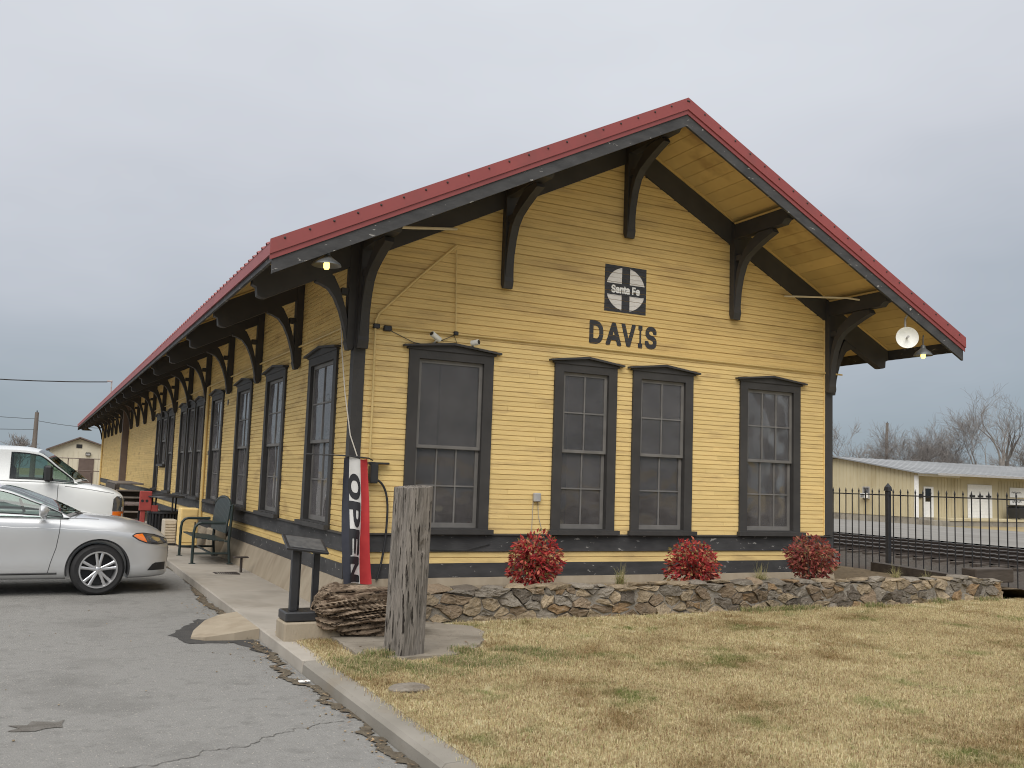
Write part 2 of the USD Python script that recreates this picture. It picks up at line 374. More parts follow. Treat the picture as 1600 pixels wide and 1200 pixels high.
interior_m = M('car_interior', [(0.05, 0.048, 0.045), (0.08, 0.075, 0.07)], rough=0.8)
red_stand = M('red_stand_paint', [(0.26, 0.035, 0.03), (0.34, 0.055, 0.045)], scale=6, rough=0.6, chips=(0.12, 0.06, 0.05), chip_scale=10, chip_at=0.68)
beige_m = M('beige_metal', [(0.40, 0.345, 0.27), (0.5, 0.44, 0.35)], scale=6, rough=0.6)
shed_yellow = M('shed_cladding', [(0.45, 0.39, 0.25), (0.53, 0.465, 0.31)], scale=0.8, rough=0.6, stretch=(1, 1, 0.3), dirt=((0.36, 0.29, 0.16), 0.6, 0.5))
shed_roof = M('shed_roof', [(0.185, 0.19, 0.195), (0.25, 0.255, 0.26)], scale=0.7, rough=0.7, stretch=(0.3, 1, 1))
shed_found = M('shed_foundation', [(0.22, 0.20, 0.165), (0.33, 0.30, 0.25)], scale=0.8, detail=8, rough=0.9, dirt=((0.10, 0.09, 0.075), 0.9, 0.5))
cream_wall = M('cream_cladding', [(0.52, 0.48, 0.37), (0.62, 0.57, 0.45)], scale=1, rough=0.6, stretch=(1, 1, 0.3))
door_brown = M('brown_door', [(0.10, 0.07, 0.06), (0.13, 0.095, 0.08)], rough=0.6)
pole_wood = M('pole_wood', [(0.11, 0.09, 0.075), (0.17, 0.145, 0.125)], scale=5, rough=0.9, stretch=(1, 1, 0.1))
bark = M('bark', [(0.13, 0.115, 0.10), (0.22, 0.20, 0.18)], scale=3, rough=0.95)
twig_m = M('twig', [(0.15, 0.132, 0.122), (0.22, 0.20, 0.185)], scale=2, rough=0.95)
wire_m = M('wire', [(0.02, 0.02, 0.02), (0.03, 0.03, 0.03)], rough=0.7)
rope_m = M('rope', [(0.5, 0.46, 0.4), (0.6, 0.55, 0.48)], scale=30, rough=0.9)
shade_m = M('window_shade', [(0.20, 0.185, 0.165), (0.26, 0.245, 0.22)], scale=3, rough=0.9)
paper_m = M('paper_notice', [(0.5, 0.5, 0.48), (0.62, 0.62, 0.6), (0.3, 0.3, 0.32)], scale=25, rough=0.8)
bulb_m = usdkit.material(stage, '/World/Looks/bulb', {'e': ('emission', {'color': (1.0, 0.62, 0.12), 'strength': 3.0})}, surface='e.emission')
pane_m = usdkit.material(stage, '/World/Looks/dusty_window_glass', {'fr': ('fresnel', {'IOR': 1.5}), 't': ('transparent_bsdf', {'color': (0.6, 0.59, 0.57)}), 'g': ('glossy_bsdf', {'color': (0.95, 0.95, 0.95), 'roughness': 0.04}), 'm': ('mix_closure', {}),
                          'geo': ('geometry', {}), 'wn': ('noise_texture', {'scale': 2.6, 'detail': 1.0}), 'wb': ('bump', {'strength': 0.35, 'distance': 0.03}), 'n': ('noise_texture', {'scale': 2.0, 'detail': 6.0}), 'mr': ('map_range', {'from_min': 0.3, 'from_max': 0.7, 'to_min': 0.07, 'to_max': 0.15}), 'd': ('diffuse_bsdf', {'color': (0.43, 0.40, 0.395)}), 'm2': ('mix_closure', {})},
                         [('fr.fac', 'm.fac'), ('t.BSDF', 'm.closure1'), ('g.BSDF', 'm.closure2'), ('geo.position', 'n.vector'), ('geo.position', 'wn.vector'), ('wn.fac', 'wb.height'), ('wb.normal', 'g.normal'), ('n.fac', 'mr.value'), ('mr.result', 'm2.fac'), ('m.closure', 'm2.closure1'), ('d.BSDF', 'm2.closure2')], surface='m2.closure')
car_glass = glass('car_glass', (0.45, 0.58, 0.53), 0.01, 1.6)


def foliage(name, ramp, transl=0.25):
    return usdkit.material(stage, '/World/Looks/' + name, {'att': ('attribute', {'attribute': 'tone'}), 'r': ('rgb_ramp', {'ramp': ramp}), 'p': ('principled_bsdf', {'roughness': 0.55, 'specular_ior_level': 0.3}), 't': ('translucent_bsdf', {}), 'm': ('mix_closure', {'fac': transl})},
                           [('att.fac', 'r.fac'), ('r.color', 'p.base_color'), ('r.color', 't.color'), ('p.BSDF', 'm.closure1'), ('t.BSDF', 'm.closure2')], surface='m.closure')


red_leaf = foliage('red_leaf', [(0, (0.11, 0.018, 0.02)), (0.3, (0.32, 0.028, 0.032)), (0.55, (0.47, 0.055, 0.052)), (0.72, (0.52, 0.17, 0.11)), (0.84, (0.2, 0.19, 0.065)), (1, (0.30, 0.036, 0.04))])
dusk_leaf = foliage('orange_leaf', [(0, (0.13, 0.03, 0.028)), (0.4, (0.29, 0.06, 0.052)), (0.7, (0.34, 0.12, 0.08)), (0.88, (0.17, 0.14, 0.06)), (1, (0.22, 0.04, 0.038))])
tuft_leaf = foliage('tuft_blade', [(0, (0.22, 0.20, 0.085)), (0.5, (0.36, 0.31, 0.15)), (0.8, (0.15, 0.18, 0.055)), (1, (0.42, 0.35, 0.2))])
dead_leaf = foliage('dead_leaf', [(0, (0.13, 0.075, 0.04)), (0.6, (0.25, 0.16, 0.085)), (1, (0.36, 0.26, 0.15))], 0.1)
straw = usdkit.material(stage, '/World/Looks/straw_blade', {
    'geo': ('geometry', {}), 'n': ('noise_texture', {'scale': 1.5, 'detail': 6.0, 'roughness': 0.75}), 'pr': ('rgb_ramp', {'ramp': [(0.545, (0, 0, 0)), (0.65, (0.95, 0.95, 0.95))]}),
    'n2': ('noise_texture', {'scale': 1.1, 'detail': 6.0, 'roughness': 0.7}), 'dr': ('rgb_ramp', {'ramp': [(0.34, (0.62, 0.53, 0.42)), (0.48, (0.95, 0.93, 0.88)), (0.62, (1.08, 1.08, 1.05))]}),
    'isl': ('attribute', {'attribute': 'tone'}), 's': ('rgb_ramp', {'ramp': [(0, (0.22, 0.14, 0.075)), (0.12, (0.36, 0.26, 0.15)), (0.35, (0.47, 0.385, 0.225)), (0.65, (0.57, 0.485, 0.295)), (0.78, (0.72, 0.64, 0.44)), (0.82, (0.18, 0.21, 0.07)), (1, (0.36, 0.36, 0.16))]}),
    'g': ('rgb_ramp', {'ramp': [(0, (0.10, 0.14, 0.035)), (0.55, (0.20, 0.25, 0.075)), (0.7, (0.40, 0.34, 0.18)), (1, (0.52, 0.44, 0.26))]}), 'mx': ('mix_color', {}), 'mul': ('mix_color', {'blend_type': 'multiply', 'fac': 1.0}),
    'p': ('principled_bsdf', {'roughness': 0.7, 'specular_ior_level': 0.2}), 't': ('translucent_bsdf', {}), 'm': ('mix_closure', {'fac': 0.35})},
    [('geo.position', 'n.vector'), ('geo.position', 'n2.vector'), ('n.fac', 'pr.fac'), ('n2.fac', 'dr.fac'), ('isl.fac', 's.fac'), ('isl.fac', 'g.fac'), ('pr.color', 'mx.fac'), ('s.color', 'mx.a'), ('g.color', 'mx.b'),
     ('mx.result', 'mul.a'), ('dr.color', 'mul.b'), ('mul.result', 'p.base_color'), ('mul.result', 't.color'), ('p.BSDF', 'm.closure1'), ('t.BSDF', 'm.closure2')], surface='m.closure')
green_blade = foliage('green_blade', [(0, (0.09, 0.12, 0.03)), (0.5, (0.17, 0.21, 0.065)), (0.62, (0.36, 0.29, 0.15)), (0.85, (0.46, 0.37, 0.22)), (1, (0.24, 0.15, 0.085))])

TONED.update(m_.GetPath().pathString for m_ in (red_leaf, dusk_leaf, tuft_leaf, dead_leaf, straw, green_blade))

# ------------------------------------------------------------------ ground and paving
W, L = 7.6, 48.5
single('ground', flat(sbox(-400, -400, 400, 400), -0.30), ground_m, 'dry flat land around the depot reaching the horizon', None, None, 'structure')
lot = Thing('parking_lot', 'worn grey asphalt parking lot along the depot', None, (-10, 0, 0), None, 'structure')
lot.add('asphalt', flat(sbox(-45, -30, -1.215, 140), 0.0), asphalt)


def jag_strip(pts, w, z, seed, amp=0.03, n=60):
    r = np.random.default_rng(seed)
    ls = LineString(pts)
    c = np.array([ls.interpolate(t, normalized=True).coords[0] for t in np.linspace(0, 1, n)])
    t = np.gradient(c, axis=0); t /= np.linalg.norm(t, axis=1, keepdims=True)
    nrm = np.c_[-t[:, 1], t[:, 0]]
    off = np.cumsum(r.normal(0, amp * 0.35, n)); off -= np.linspace(off[0], off[-1], n)
    c = c + nrm * off[:, None]
    ww = w * (0.5 + r.random(n))
    a, b = c + nrm * ww[:, None] / 2, c - nrm * ww[:, None] / 2
    v = np.c_[np.vstack([a, b]), np.full(2 * n, z)]
    i = np.arange(n - 1)
    f = np.vstack([np.stack([i, i + n, i + n + 1], 1), np.stack([i, i + n + 1, i + 1], 1)])
    m = trimesh.Trimesh(v, f, process=False)
    if m.face_normals[:, 2].mean() < 0:
        m.invert()
    return m


lot.add('crack', jag_strip([(-4.6, -5.6), (-3.4, -5.2), (-2.52, -4.99), (-1.97, -4.84), (-1.32, -4.53)], 0.008, 0.004, 3, 0.045, 160), crack_m)
lot.add('crack', jag_strip([(-5.5, -3.2), (-4.2, -3.0), (-3.4, -3.3)], 0.008, 0.004, 5), crack_m)


def wobble(pts, amp, seed, step=0.06):
    r = np.random.default_rng(seed)
    ring = Polygon(pts).exterior
    n = int(ring.length / step)
    c = np.array([ring.interpolate(k / n, normalized=True).coords[0] for k in range(n)])
    ph = r.random((4, 2)) * 6.28
    s = np.arange(n) / n * 2 * np.pi
    d = sum(np.sin(s[:, None] * (5 + 7 * k) + ph[k]) / (1 + k) for k in range(4)) * amp + r.normal(0, amp * 0.5, (n, 2))
    return Polygon(c + d).buffer(0)


lot.add('patch', flat(wobble([(-1.98, -0.85), (-1.9, -1.33), (-1.45, -1.42), (-1.26, -2.5), (-1.24, -0.0), (-1.6, 0.2)], 0.02, 4), 0.004), asphalt_dark)
lot.add('patch', flat(wobble([(-3.35, -3.95), (-3.0, -3.95), (-3.05, -4.12), (-3.3, -4.15)], 0.03, 14), 0.004), M('oil_stain', [(0.11, 0.10, 0.088), (0.17, 0.16, 0.145)], scale=9, detail=8, rough=0.9, bump=0.9, bscale=70, bdist=0.02, spec=0.12))
# little stones lying on the asphalt
peb = []
for k in range(170):
    x, y = -1.25 - abs(rng.normal(0, 0.18)) if k < 150 else rng.uniform(-4.5, -1.3), rng.uniform(-6.5, 1.5)
    s = rng.uniform(0.004, 0.010)
    m = trimesh.creation.icosphere(0, s); m.apply_scale([1, 1, 0.6]); m.apply_translation([x, y, s * 0.4 + 0.004])
    peb.append(m)
single('pebbles', cat(peb), STONE[2], 'scattered pale pebbles on the asphalt along the kerb', 'pebbles', None, 'stuff')

gut = jag_strip([(-1.30, -9.0), (-1.29, -6.0), (-1.27, -4.2), (-1.29, -2.6), (-1.27, -1.4)], 0.075, 0.008, 8, 0.05, 260)
single('gutter_dirt', gut, dirt_m, 'brown dirt and leaf litter gathered along the kerb foot', None, None, 'structure')
gut2 = jag_strip([(-1.26, 0.15), (-1.28, 2.0), (-1.25, 4.5), (-1.25, 9)], 0.09, 0.008, 9, 0.03, 160)
single('gutter_dirt', gut2, dirt_m, 'dark dirt along the sidewalk edge beyond the ramp', None, None, 'structure')
lv = []
for k in range(330):
    y = rng.uniform(-8.5, 3)
    x = -1.245 - abs(rng.normal(0, 0.09))
    a, s, tl = rng.uniform(0, 6.28), rng.uniform(0.008, 0.022), rng.uniform(-0.3, 0.3)
    d, e = np.array([math.cos(a), math.sin(a), tl]) * s, np.array([-math.sin(a), math.cos(a), 0.1]) * s * 0.35
    c = np.array([x, y, 0.022])
    lv.append(trimesh.Trimesh([c - d, c + e, c + d, c - e], [[0, 1, 2], [0, 2, 3]], process=False))
single('leaf_litter', cat(lv), dead_leaf, 'dead leaves and straw lying in the gutter by the kerb', 'leaf litter', None, 'stuff')
single('litter', cbx(-1.33, -1.24, -3.34, -3.30, 0.012, 0.022, 0.002), white_m, 'small pale scrap of litter in the gutter beside the kerb', 'litter')

# kerb in lengths and sidewalk slabs
kerb = Thing('kerb', 'grey concrete kerb between asphalt and dry lawn', None, (-1.1, -6, 0), None, 'structure')


def kerb_piece(y0, y1):
    prof = Polygon([(-1.215, -0.1), (-1.205, 0.075), (-1.18, 0.10), (-1.03, 0.105), (-1.01, 0.09), (-1.01, -0.1)])
    return prism(prof, y0 + 0.003, y1 - 0.003, lambda u, v, d: np.stack([u, d, v], -1))


ys = [-18, -13.2, -10.2, -7.25, -5.95, -2.95]
for a, b in zip(ys[:-1], ys[1:]):
    kerb.add('kerb_stone', kerb_piece(a, b), kerb_m)
walk = Thing('sidewalk', 'tan concrete sidewalk beside the depot wall', None, (-0.8, 5, 0), None, 'structure')
yy_ = [-2.95, -1.36, 0.25, 1.9, 3.5, 5.1, 6.7, 8.4, 10.2, 12, 14, 16, 19, 22, 26, 30, 35, 40, 46, 52]
for a, b in zip(yy_[:-1], yy_[1:]):
    x1 = -0.13 if a > -1.4 else -0.72
    m = cbx(-1.21, x1, a + 0.004, b - 0.004, -0.1, 0.11, 0.012)
    m.vertices[:, 2] -= np.where(m.vertices[:, 2] > 0, 0.042 * (m.vertices[:, 0] + 1.21), 0)
    walk.add('paving_slab', m, concrete)
apron = Polygon([(-1.83, -1.08), (-1.72, -1.22), (-1.45, -1.27), (-1.212, -1.26), (-1.212, -0.06), (-1.40, -0.08), (-1.58, -0.28), (-1.76, -0.75)])
av, af = trimesh.creation.triangulate_polygon(apron.segmentize(0.08), engine='earcut')
am = prism(apron.segmentize(0.1), 0, 0.1, lambda u, v, d: np.stack([u, v, np.where(d > 0.05, 0.02 + 0.085 * np.clip((u + 1.83) / 0.6, 0, 1), -0.05)], -1))
single('kerb_ramp', am, skirt_m, 'rounded tan concrete ramp from asphalt up to the sidewalk', 'ramp')

# slab under the log, a flat stone in the lawn
slab_poly = wobble([(-0.73, -2.93), (-0.45, -3.22), (0.1, -3.2), (0.5, -2.75), (0.82, -2.15), (0.85, -1.8), (0.5, -1.42), (-0.73, -1.40)], 0.012, 21)
single('concrete_pad', prism(slab_poly, 0, 1, lambda u, v, d: np.stack([u, v, np.where(d > 0.5, 0.135, -0.05)], -1)), M('pad_concrete', [(0.19, 0.165, 0.132), (0.26, 0.23, 0.19)], scale=2.5, detail=9, rough=0.9, bump=0.5, bscale=60, dirt=((0.10, 0.085, 0.065), 2.0, 0.48), spots=(0.11, 0.09, 0.07), spot_scale=30, spot_at=0.63, spec=0.15), 'rounded concrete pad under the fissured log', 'concrete pad')
st = trimesh.creation.icosphere(3, 1.0)
st.vertices *= [0.155, 0.12, 0.03]
st.vertices += np.array([0, 0, 1])[None] * (meshkit.fbm(st.vertices * 9)[:, None] - 0.5) * 0.02
st.apply_translation([-0.77, -4.28, 0.128])
single('flat_stone', st, STONE[0], 'flat grey stone set in the lawn near the kerb', 'stone', smooth=60)


# lawn terrain
def lawn_h(x, y):
    h = 0.105 + 0.02 * np.clip((x + 1) / 3, 0, 1)
    h = h - 0.26 * np.clip((x - 9.8) / 2.6, 0, 1) ** 1.2
    return h + 0.03 * (meshkit.noise(np.stack([x * 0.7, y * 0.7, 0 * x], -1), 3) - 0.5) * np.clip((x + 1.0) / 0.7, 0, 1)


lawn = grid(lambda u, v: (-1.025 + u * 21, -18 + v * 16.62, lawn_h(-1.025 + u * 21, -18 + v * 16.62)), 140, 110)
single('lawn', lawn, lawn_m, 'dry straw coloured lawn in front of the stone wall', None, None, 'structure', smooth=True)
bed_poly = sbox(-0.33, -1.33, 9.6, -0.02)


def bed_h(x, y):
    return 0.30 + 0.03 * (meshkit.noise(np.stack([x * 3, y * 3, 0 * x], -1), 5) - 0.5) - 0.10 * np.clip((x - 8.6) / 2, 0, 1)


single('planting_bed', grid(lambda u, v: (-0.33 + u * 9.9, -1.30 + v * 1.30, bed_h(-0.33 + u * 9.9, -1.30 + v * 1.30)), 90, 14), soil_m, 'bare soil bed between stone wall and depot', None, None, 'structure', smooth=True)


def yard_h(x, y):
    return np.where(x < 10.2, 0.26, 0.26 - 0.34 * np.clip((x - 10.2) / 1.6, 0, 1)) + 0.02 * (meshkit.noise(np.stack([x * 2, y * 2, 0 * x], -1), 9) - 0.5)


single('side_yard', grid(lambda u, v: (7.64 + u * 5, -1.29 + v * 60, yard_h(7.64 + u * 5, -1.29 + v * 60)), 40, 200), soil_m, 'bare brown strip of ground between depot and fence', None, None, 'structure', smooth=True)
single('track_bed', grid(lambda u, v: (11.5 + u * 14.0, -60 + v * 260, -0.13 + 0.15 * np.exp(-((11.5 + u * 14 - 19.8) / 3.2) ** 6) + 0.03 * meshkit.noise(np.stack([u * 60, v * 500, 0 * u], -1), 2)), 60, 260), ballast_m, 'dark gravel ballast under the railway tracks', None, None, 'structure', smooth=True)
single('street', flat(sbox(26.0, -80, 39.5, 220), -0.02), street_m, 'pale street between tracks and yellow warehouse', None, None, 'structure')

# ------------------------------------------------------------------ depot
OV, ZE, ZR = 1.32, 3.975, 6.554
OF = 1.34
SL = (ZR - ZE) / (W / 2 + OV)
COS = 1 / math.hypot(1, SL)
SLEN = (W / 2 + OV) / COS


def ztop(x):
    return ZR - SL * np.abs(np.asarray(x, float) - W / 2)


F_ = {'front': lambda u, v, n: np.stack([u, -n, v], -1), 'left': lambda u, v, n: np.stack([-n, u, v], -1), 'right': lambda u, v, n: np.stack([W + n, u, v], -1), 'back': lambda u, v, n: np.stack([u, L + n, v], -1)}


def fbox(fr, u0, u1, v0, v1, n0, n1):
    return prism(sbox(u0, v0, u1, v1), n0, n1, F_[fr])


depot = Thing('train_depot', 'long yellow clapboard railway depot with black trim and red metal roof', 'depot', (0, 0, 0))
WIN_F = [(0.672, 1.813, 'shade'), (2.71, 3.68, 22), (3.94, 4.96, 22), (5.815, 6.967, 32)]
WIN_L = [(0.66, 2.03, 0.97), (3.40, 4.78, 0.97), (5.92, 7.28, 0.97), (8.75, 10.15, 0.97), (11.15, 12.32, 0.97), (12.52, 13.72, 0.97), (13.92, 15.1, 0.97), (16.3, 17.6, 0.97), (17.85, 19.35, 1.70), (19.6, 20.6, 0.97)]
WZ0, WZ1, CW = 0.97, 3.20, 0.135
gable = Polygon([(0, 0.2), (W, 0.2), (W, float(ztop(W)) - 0.07), (W / 2, ZR - 0.07), (0, float(ztop(0)) - 0.07)])
side_rect = sbox(0.1, 0.2, L - 0.1, 4.56)
g = gable
for a, b, k in WIN_F:
    g = g.difference(sbox(a + 0.1, WZ0 + 0.05, b - 0.1, WZ1 - 0.08))
wall_f = depot.add('wall', prism(g, -0.10, -0.022, F_['front']), core_m, label='gable wall of narrow yellow boards facing the lawn')
s_ = side_rect
for a, b, z0 in WIN_L:
    s_ = s_.difference(sbox(a + 0.1, z0 + 0.05, b - 0.1, WZ1 - 0.08))
wall_l = depot.add('wall', prism(s_, -0.10, -0.022, F_['left']), core_m, label='long yellow board wall along the sidewalk')
depot.add('wall', cat(prism(side_rect, -0.10, 0.0, F_['right'])), yellow, label='yellow wall on the track side')
depot.add('wall', prism(gable, -0.10, 0.0, F_['back']), yellow, label='rear gable wall')
depot.add('floor', bx(0.1, W - 0.1, 0.1, L - 0.1, 0.5, 0.52), core_m)
depot.add('partition', bx(0.12, W - 0.12, 7.9, 8.0, 0.52, 4.3), core_m)


def board_mesh(fr, u0, u1, z0, h, r, double=False):
    """One horizontal siding board with its lower lip and the groove above."""
    o = r.normal(0, 0.0012)
    if double:
        g0 = 0.004
        prof = [(-0.02, 0), (0.010 + o, 0.0), (0.011 + o, h * 0.47), (g0, h * 0.475), (g0, h * 0.515), (0.009 + o, h * 0.525), (0.010 + o, h - 0.013), (-0.006, h - 0.011), (-0.006, h - 0.0003), (-0.02, h - 0.0003)]
    else:
        prof = [(-0.02, 0), (0.011 + o, 0.0), (0.010 + o, h - 0.010), (0.000, h - 0.0085), (0.000, h - 0.0003), (-0.02, h - 0.0003)]
    p = Polygon(prof)
    dz = r.normal(0, 0.0008)
    return prism(p, u0, u1, lambda a, b, d: F_[fr](d, b + z0 + dz, a))


def runs(u0, u1, za, zb, openings):
    """Free intervals of a board row between openings."""
    iv = [(u0, u1)]
    for a, b, c, d in openings:
        if c < zb - 0.01 and d > za + 0.01:
            iv = [q for (x, y) in iv for q in ((x, min(y, a)), (max(x, b), y)) if q[1] - q[0] > 0.02]
    return iv


rb = np.random.default_rng(11)
op_f = [(a + 0.03, b - 0.03, WZ0, WZ1) for a, b, k in WIN_F]
P1 = 0.0625
nboards = 0
row, z = 0, 0.965
while z < 3.43:
    for a, b in runs(0.10, W - 0.10, z, z + P1, op_f):
        cut = [a, b]
        if b - a > 0.7 and rb.random() < 0.30 and nboards < 225:
            cut = [a, rb.uniform(a + 0.25, b - 0.25), b]
        for a_, b_ in zip(cut[:-1], cut[1:]):
            depot.add('siding_board', board_mesh('front', a_ + 0.0008, b_ - 0.0008, z, P1, rb), yellow, wall_f)
            nboards += 1
    z += P1
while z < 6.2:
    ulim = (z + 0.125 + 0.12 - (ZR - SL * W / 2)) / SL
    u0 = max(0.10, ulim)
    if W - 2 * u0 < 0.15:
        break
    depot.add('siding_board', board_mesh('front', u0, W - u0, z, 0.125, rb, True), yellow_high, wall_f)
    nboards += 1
    z += 0.125
UPZ = 3.465
for zz_ in (0.604, 0.6745):
    depot.add('siding_board', board_mesh('front', 0.10, W - 0.10, zz_, 0.0705, rb), yellow, wall_f)
op_l = [(a + 0.03, b - 0.03, z0, WZ1) for a, b, z0 in WIN_L]
sb = []
z = 0.965
while z < 4.50:
    for a, b in runs(0.08, L - 0.02, z, z + P1, op_l):
        # boards butt together every few metres
        x = a
        while x < b - 0.01:
            e = min(b, x + rb.uniform(2.6, 5.2))
            sb.append(board_mesh('left', x + 0.0008, e - 0.0008, z, P1, rb))
            x = e
    z += P1
for zz_ in (0.604, 0.6745):
    sb.append(board_mesh('left', 0.08, L - 0.02, zz_, 0.0705, rb))
depot.add('siding_boards', cat(sb), yellow_worn, wall_l, kind='stuff')
# bands, water table, corner boards
for fr, e in (('front', W), ('left', L)):
    a = -0.034
    depot.add('base_board', fbox(fr, a if fr == 'front' else 0.021, e + (0.034 if fr == 'front' else 0), 0.432, 0.604, -0.02, 0.030), black_worn)
    depot.add('belt_board', fbox(fr, a if fr == 'front' else 0.021, e + (0.034 if fr == 'front' else 0), 0.745, 0.945, -0.02, 0.032), black_worn)
    depot.add('belt_cap', prism(Polygon([(-0.02, 0.945), (0.055, 0.945), (0.055, 0.957), (-0.02, 0.972)]), a - 0.02, e, lambda x, y, d, fr=fr: F_[fr](d, y, x)), black)
cb = cat(fbox('front', -0.028, 0.116, 0.972, 4.58, -0.02, 0.0275), fbox('left', 0.0205, 0.10, 0.972, 4.56, -0.02, 0.0285))
depot.add('corner_board', cb, black)
depot.add('corner_board', cat(fbox('front', W - 0.129, W + 0.03, 0.972, 4.52, -0.02, 0.0275), fbox('right', 0.0205, 0.10, 0.3, 4.40, -0.02, 0.0285)), black)
depot.add('corner_bead', fbox('front', W - 0.142, W - 0.130, 0.974, 4.45, -0.02, 0.03), yellow)
for u in (-0.0, W - 0.129):
    depot.add('corner_block', fbox('front', u - 0.028 if u < 1 else u, 0.116 if u < 1 else W + 0.03, 0.604, 0.745, -0.02, 0.0275), black)
depot.add('pilaster', fbox('left', 31.0, 31.32, 0.98, 4.3, -0.02, 0.26), door_brown)
depot.add('downspout', tube([(-0.06, 47.6, 0.2), (-0.06, 47.6, 4.2)], 0.05), yellow)
# foundation
depot.add('foundation', prism(Polygon([(0.05, 0.43), (-0.04, 0.43), (-0.175, 0.062), (-0.175, -0.2), (0.05, -0.2)]), -0.10, L, lambda u, v, d: np.stack([u, d, v], -1)), skirt_m, label='sloped tan concrete footing along the sidewalk')
depot.add('foundation', prism(Polygon([(0.0, 0.43), (0.05, 0.43), (0.075, 0.34), (0.075, -0.1), (0, -0.1)]), 0.0, W + 0.02, lambda u, v, d: F_['front'](d, v, u)), skirt_m, label='tan concrete footing under the gable wall')


# windows
def sash_mesh(fr, u0, u1, v0, v1, cols, rows, n0, n1, fw=0.045, mw=0.019, bot=0.06):
    o = sbox(u0, v0, u1, v1)
    iu0, iu1, iv0, iv1 = u0 + fw, u1 - fw, v0 + bot, v1 - fw
    lights = []
    for i in range(cols):
        for j in range(rows):
            du, dv = (iu1 - iu0) / cols, (iv1 - iv0) / rows
            r = (iu0 + i * du + (mw / 2 if i else 0), iv0 + j * dv + (mw / 2 if j else 0), iu0 + (i + 1) * du - (mw / 2 if i < cols - 1 else 0), iv0 + (j + 1) * dv - (mw / 2 if j < rows - 1 else 0))
            lights.append(r)
            o = o.difference(sbox(*r))
    return prism(o, n0, n1, F_[fr]), lights


def window(fr, a, b, z0, z1, up, lo, label=None, split=None, hood=True):
    c = prism(sbox(a, z0, b, z1).difference(sbox(a + CW, z0 + 0.06, b - CW, z1 - 0.105)), -0.02, 0.040, F_[fr])
    w = depot.add('window', c, casing_m, label=label)
    if hood:
        m = (a + b) / 2
        hp = Polygon([(a - 0.03, z1), (b + 0.03, z1), (b + 0.03, z1 + 0.02), (m, z1 + 0.085), (a - 0.03, z1 + 0.02)])
        depot.add('hood', prism(hp, -0.02, 0.055, F_[fr]), casing_m, w)
        cp = Polygon([(a - 0.085, z1 + 0.0205), (m, z1 + 0.0855), (b + 0.085, z1 + 0.0205), (b + 0.085, z1 + 0.045), (m, z1 + 0.115), (a - 0.085, z1 + 0.045)])
        depot.add('hood_moulding', prism(cp, -0.02, 0.10, F_[fr]), black, w)
    depot.add('sill', prism(sbox(a - 0.05, z0 - 0.012, b + 0.05, z0 + 0.045), 0.0405, 0.105, F_[fr]), casing_m, w)
    iu0, iu1, iv0, iv1 = a + CW - 0.012, b - CW + 0.012, z0 + 0.05, z1 - 0.095
    depot.add('jamb', prism(sbox(iu0 - 0.02, iv0 - 0.02, iu1 + 0.02, iv1 + 0.02).difference(sbox(iu0 + 0.010, iv0 + 0.010, iu1 - 0.010, iv1 - 0.010)), -0.11, -0.021, F_[fr]), casing_m, w)
    md = split or (iv0 + iv1) / 2
    s1, l1 = sash_mesh(fr, iu0 + 0.012, iu1 - 0.012, md - 0.02, iv1 - 0.012, *up, -0.035, -0.005, bot=0.04)
    s2, l2 = sash_mesh(fr, iu0 + 0.012, iu1 - 0.012, iv0 + 0.012, md + 0.02, *lo, -0.070, -0.040)
    depot.add('sash', s1, sash_m, w)
    depot.add('sash', s2, sash_m, w)
    for ls, n in ((l1, -0.020), (l2, -0.055)):
        for r in ls:
            depot.add('pane', prism(sbox(r[0] - 0.004, r[1] - 0.004, r[2] + 0.004, r[3] + 0.004), n - 0.002, n + 0.002, F_[fr]), pane_m, w)
    return w


fl = ['wide window with shaded upper sash beside the flag corner', 'window of four over four panes left of the pair', 'window of four over four panes right of the pair', 'window of six over six panes near the dish corner']
for (a, b, k), lb in zip(WIN_F, fl):
    if k == 'shade':
        w = window('front', a, b, WZ0, WZ1, (1, 1), (3, 2), lb, 2.02)
        depot.add('shade', prism(sbox(a + 0.14, 2.0, 1.145, 3.1), -0.16, -0.15, F_['front']), shade_m, w)
        depot.add('shade', prism(sbox(1.175, 2.0, b - 0.14, 3.1), -0.16, -0.15, F_['front']), shade_m, w)
    else:
        window('front', a, b, WZ0, WZ1, (k // 10, 2), (k // 10, 2), lb, 2.05)
for k, (a, b, z0) in enumerate(WIN_L):
    window('left', a, b, z0, WZ1, (2, 2) if k < 4 else (2, 1), (2, 2) if k < 4 else (2, 1), None, (z0 + WZ1) / 2 - 0.02)
depot.add('notice', fbox('left', 6.2, 6.75, 1.62, 2.05, -0.10, -0.095), paper_m, label='white paper notice in a side window')
depot.add('notice', fbox('left', 3.75, 4.4, 1.95, 2.15, -0.10, -0.095), paper_m)


